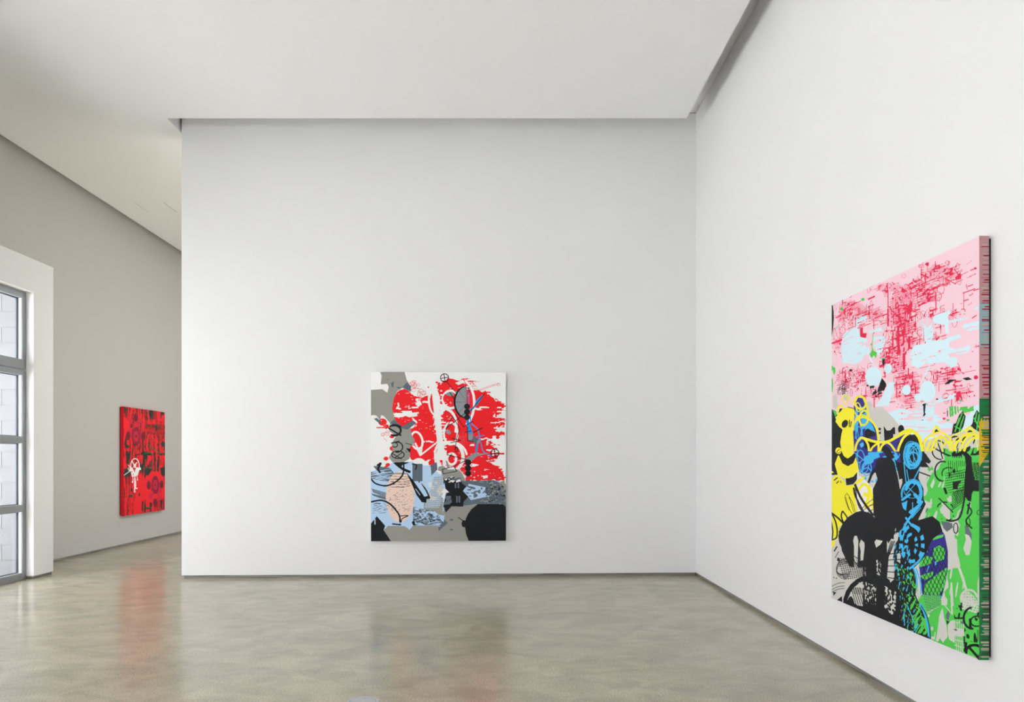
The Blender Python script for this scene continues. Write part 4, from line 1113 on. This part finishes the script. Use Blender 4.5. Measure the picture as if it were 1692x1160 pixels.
    lg |= A.poly([(950, 30), (1050, 20), (1240, 230), (1240, 340), (960, 250), (940, 150)]) & (np.sin(A.X * 0.12 + A.Y * 0.06) + np.sin(A.Y * 0.14 - A.X * 0.04) > -0.5) | A.stroke([(790, 0), (805, 330)], 26, False) | A.stroke([(650, 150), (800, 330)], 14, False)
    A.put('light_grey_paint', LGREY, lg)
    A.put('slate_paint', (96, 104, 112), A.poly([(705, 350), (745, 280), (770, 330), (750, 440), (710, 410)]) | A.rect(945, 1010, 450, 490) | A.poly([(830, 580), (870, 565), (895, 600), (850, 600)]) | A.poly([(1225, 270), (1255, 250), (1255, 320), (1230, 300)]))
    F('j')
    A.put('slate_paint', (96, 104, 112), A.poly([(865, 60), (920, 100), (960, 190), (960, 280), (920, 200), (870, 190)]))
    # violet lens with netting
    F('j')
    lens = A.poly([(360, 160), (440, 60), (520, 80), (590, 200), (632, 420), (632, 640), (600, 860), (550, 1040), (480, 1160), (300, 1160), (240, 640), (250, 500), (330, 460), (330, 300)])
    A.put('violet_paint', VIOLET, lens)
    A.put('green_paint', GREEN, lens & (A.poly([(440, 380), (520, 340), (600, 400), (580, 530), (480, 570), (430, 480)]) | A.poly([(310, 880), (480, 740), (620, 640), (590, 900), (520, 1000), (520, 1180), (300, 1180)]) | A.poly([(230, 570), (340, 480), (430, 510), (410, 590), (250, 640)]) | A.poly([(250, 760), (440, 690), (420, 760), (320, 820)]) | A.poly([(410, 230), (580, 190), (560, 230), (430, 270)])))
    net = A.none()
    for k in range(20):
        net |= A.stroke([(200 + 54 * k - 420, 300), (200 + 54 * k + 60, 1180)], 9, False) | A.stroke([(200 + 54 * k, 300), (200 + 54 * k - 380, 1180)], 9, False)
    A.put('black_paint', INK, lens & net & A.poly([(280, 400), (640, 340), (640, 900), (500, 1180), (280, 1180)]))
    A.put('cyan_paint', CYAN, A.poly([(330, 430), (345, 370), (355, 440)]) | A.stroke([(345, 700), (375, 620)], 12, False) | A.rect(455, 475, 560, 610) | A.poly([(355, 200), (375, 190), (370, 240)]) | A.ell(535, 1045, 18, 12))
    F('k')
    A.put('green_paint', GREEN, A.poly([(260, 130), (320, 20), (620, 60), (640, 190), (480, 270), (400, 300)]))
    nt = A.none()
    for k in range(10):
        nt |= A.stroke([(330 + 34 * k, -20), (370 + 22 * k, 330)], 6, False) | A.stroke([(320, -60 + 44 * k), (640, 90 + 34 * k)], 6, False)
    A.put('slate_paint', (96, 104, 112), nt & A.poly([(320, 0), (640, 20), (640, 160), (500, 300), (420, 320)]))
    A.put('black_paint', INK, blk)
    F('h')
    A.put('black_paint', INK, blk2)
    # dense black scribble over the spine
    F('j')
    core = A.poly([(-80, 200), (60, 60), (220, 0), (420, -60), (520, 20), (560, 150), (420, 260), (330, 460), (260, 560), (160, 660), (190, 760), (200, 900), (180, 1100), (240, 1200), (-200, 1200)])
    F('k')
    core |= A.poly([(-60, -60), (200, -20), (290, 180), (390, 330), (455, 560), (470, 740), (-60, 560)])
    A.put('black_paint', INK, core)
    F('h')
    cyl = A.ring(150, 60, 104, 150, 9, -16) | A.ring(170, 150, 70, 150, 9, 24) | A.ring(150, 560, 120, 130, 9, 20) | A.stroke([(70, 520), (250, 700)], 10, False) | A.stroke([(200, 480), (60, 640)], 9, False) | A.ring(160, 90, 90, 150, 40, 8) | A.ring(160, 100, 60, 120, 14, -10) | A.ring(140, 110, 110, 170, 22) | A.ring(180, 130, 88, 160, 12, 14) | A.stroke([(50, 120), (170, 60), (270, 160)], 16) | A.stroke([(160, -20), (170, 260)], 10, False) | A.stroke([(120, 20), (220, 240)], 10, False) | A.stroke([(30, 200), (60, 470)], 14, False) | A.stroke([(70, 300), (100, 470)], 10, False) | A.stroke([(250, 270), (160, 450)], 14, False)
    cyl |= A.arc(160, 620, 105, 160, -160, 50, 44) | A.arc(120, 640, 120, 170, 170, 300, 26) | A.stroke([(180, 640), (260, 760), (120, 880)], 44) | A.stroke([(10, 710), (110, 640)], 34, False) | A.poly([(0, 760), (80, 720), (60, 860), (20, 830)]) | A.stroke([(280, 740), (160, 900), (80, 1000), (20, 1120)], 30) | A.stroke([(260, 820), (140, 960)], 12, False) | A.stroke([(60, 960), (140, 1060), (240, 1110)], 26) | A.stroke([(150, 750), (150, 880)], 14, False) | A.poly([(110, 850), (160, 870), (130, 920)])
    F('j')
    ringp = A.ring(140, 320, 150, 240, 46) & (np.sin(np.arctan2(A.Y - 320, A.X - 140) * 9) > -0.1) | A.ring(130, 330, 74, 140, 40) & (np.sin(np.arctan2(A.Y - 330, A.X - 130) * 7 + 1) > 0.1) | A.stroke([(110, 660), (230, 560), (300, 450)], 28) | A.stroke([(160, 650), (200, 760), (210, 920)], 24) | A.stroke([(200, 660), (260, 860), (265, 1000)], 18) | A.stroke([(140, 60), (230, 110)], 44, False) | A.stroke([(0, 260), (40, 150)], 18, False) | A.rect(0, 20, 330, 560) & (A.noise(0.02, 0.03, 101) > 0.5)
    F('k')
    ringp |= A.stroke([(300, 180), (370, 320), (420, 520), (440, 715)], 44) | A.stroke([(50, 110), (140, 320), (240, 560)], 14) & (A.noise(0.03, 0.03, 102) > 0.45) | A.stroke([(40, 260), (50, 560)], 12, False) & (A.noise(0.03, 0.03, 103) > 0.45)
    A.use(0, 0, 1)
    spots = ((A.noise(0.014, 0.028, 104, 0.4) > 0.72)) & A.poly([(1478, 880), (1500, 860), (1510, 1000), (1525, 1060), (1470, 1030), (1476, 960)])
    A.put('cyan_paint', CYAN, cyl | ringp | spots)
    sg = (A.noise(0.012, 0.012, 105, -0.5) > 0.74) & A.poly([(1482, 930), (1512, 950), (1530, 1060), (1475, 1030)]) | (A.noise(0.012, 0.05, 106, 0.9) > 0.62) & A.poly([(1500, 985), (1515, 990), (1535, 1050), (1512, 1045)])
    A.put('green_paint', GREEN, sg)
    F('k')
    A.put('green_paint', GREEN, A.poly([(300, 350), (380, 420), (420, 640), (360, 560)]) | A.poly([(240, 220), (280, 240), (290, 290)]))
    A.put('black_paint', INK, A.stroke([(310, 200), (390, 340), (440, 520), (460, 730)], 14) | A.poly([(270, 640), (430, 690), (470, 735), (260, 660)]))
    # black line drawing on the greens at the right
    F('h')
    ln = A.arc(560, 320, 105, 135, 90, 290, 22) | A.arc(640, 350, 90, 80, 160, 300, 16) | A.ring(600, 870, 120, 130, 18, -30) & (A.noise(0.03, 0.03, 110) > 0.42) | A.poly([(700, 460), (820, 450), (770, 520), (770, 570), (700, 570)]) | A.poly([(690, 330), (720, 280), (740, 330), (720, 350)]) | A.ell(655, 370, 14, 26) | A.stroke([(440, 0), (560, 70), (640, 110)], 16, False) | A.stroke([(520, 0), (560, 150)], 16, False) | A.arc(540, 50, 120, 110, 90, 190, 18) | A.stroke([(620, 990), (700, 1000), (800, 940), (860, 700)], 26) | A.stroke([(510, 690), (700, 880)], 16, False)
    for k in range(9):
        ln |= A.stroke([(600, 430 + 34 * k - 80), (870, 390 + 34 * k - 90)], 8, False) & A.poly([(600, 300), (870, 280), (870, 700), (700, 700), (590, 500)])
        ln |= A.stroke([(640 + 28 * k, 180), (650 + 28 * k, 420)], 8, False) & (A.noise(0.04, 0.03, 111) > 0.4)
        ln |= A.stroke([(690, 640 + 26 * k), (860, 520 + 26 * k)], 9, False) | A.stroke([(640 + 26 * k, 560), (720 + 26 * k, 760)], 9, False) & A.poly([(690, 600), (860, 560), (860, 700), (760, 800)])
        ln |= A.stroke([(590 + 30 * k, 10), (575 + 30 * k, 130)], 13, False) & (A.noise(0.05, 0.03, 112) > 0.48)
        ln |= A.stroke([(950, 240 + 24 * k), (1070, 210 + 24 * k)], 8, False) | A.stroke([(960 + 14 * k, 200), (955 + 14 * k, 450)], 7, False)
    ln |= A.stroke([(900, 780), (960, 880), (880, 1000), (960, 1100)], 20) | A.ring(910, 1020, 26, 60, 12) | A.arc(1060, 885, 30, 34, 90, 270, 10) | A.ring(740, 1100, 30, 70, 14) | A.stroke([(930, 760), (900, 900)], 24, False) | A.stroke([(590, 560), (610, 620)], 34, False)
    F('e')
    ln |= A.poly([(730, 575), (768, 640), (740, 760), (700, 830), (600, 850), (620, 730), (650, 720), (690, 620)]) | A.poly([(900, 560), (940, 610), (940, 830), (820, 760), (850, 720), (860, 640)]) | A.poly([(600, 860), (690, 880), (600, 900)]) | A.poly([(780, 830), (820, 795), (860, 830)]) | A.poly([(385, 830), (415, 785), (450, 825)]) | A.arc(440, 1040, 90, 110, 180, 330, 16) | A.stroke([(380, 1010), (500, 1080), (580, 1110)], 16, False) | A.stroke([(430, 950), (480, 1080)], 14, False)
    ln |= (A.noise(0.02, 0.04, 113, 0.6) > 0.50) & A.poly([(600, 900), (940, 860), (940, 1100), (600, 1120)])
    A.put('black_paint', INK, ln)
    gl = A.none()
    for p in ([(725, 600), (670, 740)], [(745, 640), (700, 780)], [(690, 660), (640, 820)], [(720, 700), (690, 820)], [(900, 590), (880, 700)], [(925, 620), (900, 800)], [(870, 660), (930, 780)], [(640, 760), (720, 800)]):
        gl |= A.stroke(p, 15, False)
    A.put('green_paint', GREEN, gl)
    F('k')
    ln = A.arc(1130, 400, 140, 170, 90, 260, 34) | A.ring(1200, 450, 100, 80, 24) | A.arc(1160, 930, 130, 100, 170, 330, 44) | A.stroke([(1090, 880), (1240, 1050)], 40, False) | A.stroke([(850, 400), (980, 400)], 26, False) | A.stroke([(920, 330), (910, 400)], 30, False) | A.stroke([(1000, 700), (1010, 860), (1040, 930)], 24) | A.stroke([(1030, 800), (1010, 920)], 40, False) | A.stroke([(1230, 330), (1250, 380)], 60, False) | A.poly([(1200, 1040), (1255, 920), (1255, 1070)]) | A.stroke([(1220, 600), (1220, 760)], 30, False) & (np.sin(A.X * 0.25) > 0) | A.poly([(715, 430), (760, 460), (725, 510)])
    ln |= (A.noise(0.03, 0.03, 114) > 0.62) & A.poly([(1000, 520), (1240, 640), (1240, 800), (1000, 760)]) | (A.noise(0.025, 0.02, 115) > 0.60) & A.poly([(1000, 300), (1240, 420), (1230, 580), (1100, 560), (1000, 480)]) | (A.noise(0.02, 0.02, 116) > 0.68) & A.rect(840, 980, 150, 400)
    A.put('black_paint', INK, ln)
    # grey windows in the black beast and wheel at lower left
    F('i')
    gw = A.poly([(66, 180), (110, 100), (150, 100), (200, 220), (260, 380), (230, 420), (140, 300), (120, 420), (150, 540), (210, 640), (270, 640), (215, 760), (200, 840), (60, 800)])
    A.put('light_grey_paint', LGREY, gw)
    A.put('black_beast', INK, A.poly([(150, -20), (850, -20), (760, 110), (720, 200), (700, 540), (470, 540), (440, 430), (280, 410), (190, 220)]))
    A.put('black_paint', INK, A.arc(560, 860, 330, 330, 160, 330, 56) | A.poly([(230, 800), (300, 760), (330, 800), (370, 870), (440, 880), (560, 800), (720, 820), (860, 960), (960, 1170), (210, 850)]) | A.poly([(440, 300), (760, 180), (730, 560), (880, 700), (900, 1000), (600, 1000), (440, 880), (440, 600)]))
    gw = A.poly([(325, 100), (340, 40), (370, 40), (388, 100), (378, 320), (380, 440), (335, 430), (335, 160)]) | A.poly([(398, 140), (420, 85), (460, 120), (462, 170), (445, 330), (410, 340), (415, 220)]) | A.poly([(580, 110), (605, 82), (680, 100), (650, 145), (600, 180)]) | A.poly([(730, 100), (770, 160), (830, 40), (850, 0), (870, 0), (860, 90), (770, 220), (730, 310)]) | A.poly([(745, 360), (800, 260), (820, 420), (815, 560), (770, 600), (745, 480)]) | A.poly([(850, 260), (890, 220), (890, 370), (850, 340)]) | A.poly([(275, 760), (330, 690), (440, 660), (440, 760), (375, 860), (340, 850), (310, 720), (250, 820)])
    gw |= (A.noise(0.014, 0.012, 120) > 0.60) & (A.poly([(600, 320), (660, 330), (650, 520), (610, 500)]) | A.poly([(380, 600), (460, 590), (600, 640), (600, 860), (480, 850), (440, 720)]) | A.poly([(700, 640), (840, 700), (830, 960), (760, 960), (700, 820)]) | A.poly([(330, 440), (470, 400), (480, 520), (360, 540)])) | A.ell(718, 885, 20, 22) | A.ell(790, 968, 16, 12) | A.ell(428, 866, 14, 14)
    A.put('light_grey_paint', LGREY, gw)
    wires = A.none()
    for k in range(11):
        wires |= A.arc(230, 430, 105, 60 + 13 * k, 60, 330, 6, -20 + 8 * k) if k < 6 else A.none()
        wires |= A.stroke([(130 + 8 * k, 300 + 26 * k), (480, 400 + 12 * k)], 6, False) | A.stroke([(150 + 26 * k, 300), (220 + 26 * k, 560)], 5, False)
    for y in (620, 660, 690):
        wires |= A.stroke([(60, y + 30), (140, y - 10), (220, y - 20)], 7)
    for k in range(5):
        wires |= A.stroke([(320, 660 + 16 * k), (600, 690 + 16 * k)], 6, False) | A.stroke([(300 + 26 * k, 660), (360 + 26 * k, 860)], 9, False) | A.stroke([(740, 260 + 70 * k), (900, 240 + 80 * k)], 11, False) | A.stroke([(860 - 14 * k, 20), (730 - 6 * k, 340)], 8, False)
    wires |= A.poly([(85, 710), (125, 715), (90, 760)]) | A.poly([(130, 810), (190, 760), (195, 830)]) | A.stroke([(100, 220), (130, 170)], 16, False) | A.stroke([(110, 300), (150, 230)], 8, False) | A.ell(95, 540, 6, 9) | A.ell(125, 548, 6, 9) | A.stroke([(335, 330), (380, 400)], 10, False) | A.stroke([(335, 280), (380, 310)], 9, False) | A.ell(150, 325, 18, 22)
    A.put('black_paint', INK, wires & (A.Y > 100))
    A.put('yellow_paint', YELLOW, A.poly([(60, 100), (112, 90), (100, 160), (66, 190)]))
    A.idx[yellow_loops] = A.layers.index('yellow_paint')
    # --- painted tacking edge, its colours dulled to carry the side's shade
    S = Art(0.051, H, 0.0022, lambda u, v: (u, VPY - (ztop - v) * FOC / RY1), 9)
    yy, uu = S.AY, S.U
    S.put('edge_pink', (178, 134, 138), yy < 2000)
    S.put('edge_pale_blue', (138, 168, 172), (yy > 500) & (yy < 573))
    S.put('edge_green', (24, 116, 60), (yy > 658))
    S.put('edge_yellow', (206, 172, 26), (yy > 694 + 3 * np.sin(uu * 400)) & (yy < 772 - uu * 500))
    r2 = random.Random(4)
    y = 394.0
    while y < 1088:
        hgt = r2.uniform(0.7, 3.0)
        u1 = r2.uniform(0.006, 0.026)
        if y < 655:
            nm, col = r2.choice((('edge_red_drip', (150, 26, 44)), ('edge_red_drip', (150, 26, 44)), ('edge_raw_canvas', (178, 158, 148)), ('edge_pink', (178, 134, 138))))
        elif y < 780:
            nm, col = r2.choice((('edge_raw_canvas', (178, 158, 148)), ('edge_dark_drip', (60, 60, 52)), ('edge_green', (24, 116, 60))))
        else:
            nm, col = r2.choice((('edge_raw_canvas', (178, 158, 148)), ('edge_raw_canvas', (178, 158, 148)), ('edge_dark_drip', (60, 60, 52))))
        tip = np.clip((uu - u1) / 0.006, 0, 1)
        S.put(nm, col, (np.abs(yy - y) < hgt / 2 * np.sqrt(tip)) & (uu > u1))
        y += r2.uniform(2.4, 6.5) if y < 655 else r2.uniform(2.4, 4.6)
    return A, S, W, H, ztop


A2, S2, W2_, H2_, zt2 = right_painting()
hang('pink, yellow and green canvas crowded with black machine drawing on the bright side wall', (RXF, RY0, EYE + zt2), (0, -1, 0), W2_, H2_, 0.051, 0.019, PINK, 1.1, A2, None, side=(S2, W2_))


# ------------------------------------------------------------------ red painting in the passage
def red_painting():
    X0, Y0_, Y1_ = 6.69, 13.26, 14.89
    W, H = Y1_ - Y0_, 1.932
    zt = 0.932

    def mp(U, V):
        Y = Y0_ + U
        return VPX - FOC * X0 / Y, VPY - FOC * (zt - V) / Y
    A = Art(W, H, 0.006, mp, 13)
    q, r, t = (195, 665, .05603), (195, 725, .06033), (195, 785, .06464)
    DK, BR, GN, MAR, ROSE = (34, 44, 38), (104, 34, 24), (14, 92, 46), (98, 14, 36), (190, 26, 56)
    A.use(0, 0, 1)
    v1 = A.noise(0.035, 0.22, 131, octaves=3)
    v2 = A.noise(0.05, 0.05, 132, octaves=2)
    zone = A.noise(0.5, 0.32, 133)
    A.put('dark_red_streaks', (176, 24, 30), (v1 > 0.50) & (zone > 0.25))
    A.put('brown_tracery', BR, (v1 * 0.6 + v2 * 0.4 > 0.555) & (zone > 0.34))
    A.put('dark_green_machinery', DK, (v1 * 0.7 + v2 * 0.3 > 0.64) & (zone > 0.42))
    A.use(*q)
    A.put('dark_red_streaks', (176, 24, 30), A.poly([(780, 620), (1390, 640), (1390, 950), (830, 940)]) & (v1 > 0.36))
    A.put('brown_tracery', BR, (A.poly([(800, 640), (1390, 680), (1390, 800), (820, 780)]) & (v2 > 0.48)) | A.poly([(830, 870), (1390, 880), (1390, 950), (840, 940)]) & (v2 > 0.52))
    dk = A.poly([(910, 220), (1020, 240), (1015, 360), (975, 420), (950, 550), (930, 440), (915, 360)]) | A.poly([(1255, 280), (1360, 290), (1350, 370), (1290, 380), (1270, 520), (1250, 420)]) | A.rect(1105, 1158, 650, 850) | A.ell(385, 650, 30, 105) | A.poly([(180, 130), (235, 150), (215, 340), (190, 280)]) | A.rect(810, 840, 215, 300) | A.ell(665, 680, 26, 80) | A.poly([(220, 340), (255, 350), (240, 470), (225, 460)]) | A.rect(685, 745, 200, 330) & (v1 > 0.4)
    A.put('dark_green_machinery', DK, dk)
    A.put('green_paint', GN, A.poly([(365, 540), (410, 535), (410, 575), (365, 570)]) | A.rect(1105, 1158, 650, 680) | A.poly([(625, 610), (660, 650), (625, 690)]) | A.ell(880, 300, 40, 18))

    count = [0]

    def medallion(cx, cy, rx, ry, big):
        count[0] += 1
        MED = 'medallion#%d' % count[0]
        A.put(MED, MAR, A.ell(cx, cy, rx, ry))
        if big:
            A.put('rose_ring', ROSE, A.ring(cx, cy, rx * 0.82, ry * 0.82, rx * 0.10) | A.ell(cx, cy, rx * 0.62, ry * 0.62))
            A.put(MED, MAR, A.ring(cx, cy, rx * 0.44, ry * 0.44, rx * 0.05))
            A.put('dark_green_machinery', DK, A.ell(cx, cy, rx * 0.17, ry * 0.17))
        else:
            A.put('rose_ring', ROSE, A.ring(cx, cy, rx * 0.66, ry * 0.66, rx * 0.09))
            A.put('dark_green_machinery', DK, A.ell(cx, cy, rx * 0.2, ry * 0.2))
    A.use(*q)
    A.put('rose_ring', ROSE, A.ell(525, 760, 210, 400) & (v2 > 0.44))
    medallion(525, 440, 66, 125, False)
    medallion(298, 985, 66, 128, False)
    medallion(740, 1005, 62, 130, False)
    medallion(530, 1000, 128, 270, True)
    A.use(*t)
    A.put('rose_ring', ROSE, A.ell(950, 430, 170, 330) & (v2 > 0.44))
    medallion(785, 258, 52, 110, False)
    medallion(1112, 240, 47, 105, False)
    medallion(950, 710, 50, 105, False)
    medallion(952, 250, 98, 225, True)
    A.use(*r)
    dk = A.poly([(620, 380), (720, 355), (920, 375), (925, 460), (760, 450), (760, 560), (680, 560), (680, 445), (620, 440)]) | A.poly([(165, 820), (300, 810), (330, 880), (330, 1030), (165, 1035)]) | A.poly([(720, 760), (880, 800), (950, 810), (880, 930), (830, 1010), (760, 1000), (760, 1050), (720, 1050)]) | A.poly([(1150, 800), (1290, 750), (1290, 1000), (1240, 1045), (1180, 980)]) | A.poly([(1170, 120), (1220, 50), (1290, 130), (1290, 330), (1250, 330), (1250, 220), (1190, 210)]) | A.poly([(950, 390), (1290, 380), (1290, 460), (960, 450)]) & (v2 > 0.4) | A.poly([(440, 460), (580, 400), (590, 440), (480, 470)]) | A.ell(260, 215, 36, 50) | A.rect(220, 330, 340, 690) & (v1 > 0.42) | A.rect(655, 750, 560, 1160) & (v1 > 0.44) | A.rect(760, 930, 470, 780) & (v1 > 0.52) | A.rect(980, 1130, 470, 900) & (v1 > 0.5)
    A.put('dark_green_machinery', DK, dk)
    A.put('green_paint', GN, A.rect(725, 920, 378, 408) | A.stroke([(795, 120), (900, 220), (1030, 300), (1120, 360)], 22) | A.rect(165, 240, 815, 840) | A.rect(720, 960, 800, 825) & (v2 > 0.5) | A.rect(1080, 1280, 380, 405) & (v2 > 0.45))
    A.use(*t)
    dk = A.poly([(690, 600), (715, 820), (700, 960), (660, 965), (670, 780)]) | A.poly([(810, 680), (870, 720), (850, 940), (815, 945)]) | A.rect(1095, 1130, 640, 860) | A.ell(345, 370, 26, 55) | A.ell(340, 530, 34, 40) | A.rect(700, 860, 820, 870) | A.ell(545, 500, 20, 50) | A.poly([(610, 680), (650, 660), (640, 960), (600, 900)]) & (v1 > 0.4)
    A.put('dark_green_machinery', DK, dk)
    A.put('green_paint', GN, A.rect(320, 370, 490, 520) | A.rect(705, 860, 820, 850) | A.ell(345, 330, 22, 16))
    A.use(*r)
    w = A.ring(465, 740, 118, 195, 22) & (A.Y < 900) | A.poly([(340, 790), (620, 780), (630, 850), (580, 860), (545, 1000), (480, 1040), (380, 1040), (350, 900), (300, 860)]) & ~(A.noise(0.05, 0.05, 140) > 0.72) | A.stroke([(165, 1000), (330, 880)], 18, False) | A.stroke([(285, 725), (350, 790)], 18, False) | A.ring(305, 830, 26, 36, 14) | A.stroke([(385, 620), (440, 720), (520, 650)], 22, False) | A.poly([(430, 700), (500, 690), (490, 790), (420, 790)]) | A.stroke([(405, 1030), (410, 1200)], 16, False) | A.stroke([(520, 1030), (535, 1140)], 16, False) | A.poly([(445, 1060), (480, 1060), (485, 1300), (440, 1300)])
    A.use(*t)
    w |= A.ell(495, 120, 16, 22) | A.ell(370, 175, 18, 22) | A.poly([(415, 150), (465, 150), (460, 340), (415, 350)]) | (A.noise(0.04, 0.05, 141) > 0.55) & A.poly([(410, 330), (510, 320), (440, 450), (410, 440)])
    A.put('white_figure', (232, 230, 222), w)
    return A, W, H, (-X0, Y0_, EYE + zt)


A3, W3_, H3_, org3 = red_painting()
hang('red canvas with maroon medallions and a small white figure in the passage', org3, (0, 1, 0), W3_, H3_, 0.05, 0.02, (240, 24, 38), 1.32, A3, None)


# ------------------------------------------------------------------ small fittings
fo = empty('floor_outlet', (-0.895, 4.805, 0))
tag(fo, 'round grey metal cover plate set into the polished floor', 'floor outlet')


def disc(name, mat, r0, r1, z0, z1, parent, n=48):
    bm = bmesh.new()
    rings = []
    for r, z in ((r1, z0), (r1, z1), (r0, z1), (r0, z0)):
        rings.append([bm.verts.new((max(r, 0.0005) * math.cos(2 * math.pi * i / n), max(r, 0.0005) * math.sin(2 * math.pi * i / n), z)) for i in range(n)])
    for k in range(4):
        a, b = rings[k], rings[(k + 1) % 4]
        for i in range(n):
            bm.faces.new((a[i], a[(i + 1) % n], b[(i + 1) % n], b[i]))
    return finish(name, bm, mat, parent)


disc('rim', M['steel'], 0.084, 0.102, 0.0, 0.004, fo)
disc('seam', M['dark_gap'], 0.081, 0.084, 0.0, 0.0015, fo)
disc('lid', M['steel'], 0.0, 0.081, 0.0, 0.0035, fo)
box('slot', M['dark_gap'], -0.012, 0.012, 0.058, 0.062, 0.0035, 0.0039, fo)

# flush hatch in the passage ceiling: only its hairline edges show
h = empty('access_hatch', (-5.88, 12.76, ZC))
tag(h, 'flush white square access hatch in the ceiling above the passage', 'access hatch')
box('hatch_panel', M['ceiling'], -0.237, 0.237, -0.25, 0.25, -0.003, 0.0, h)
for x in (-0.241, 0.241):
    box('hatch_seam', M['dark_gap'], x - 0.002, x + 0.002, -0.25, 0.25, -0.0015, 0.0, h)

print('triangles', sum(len(p.vertices) - 2 for me in bpy.data.meshes for p in me.polygons))
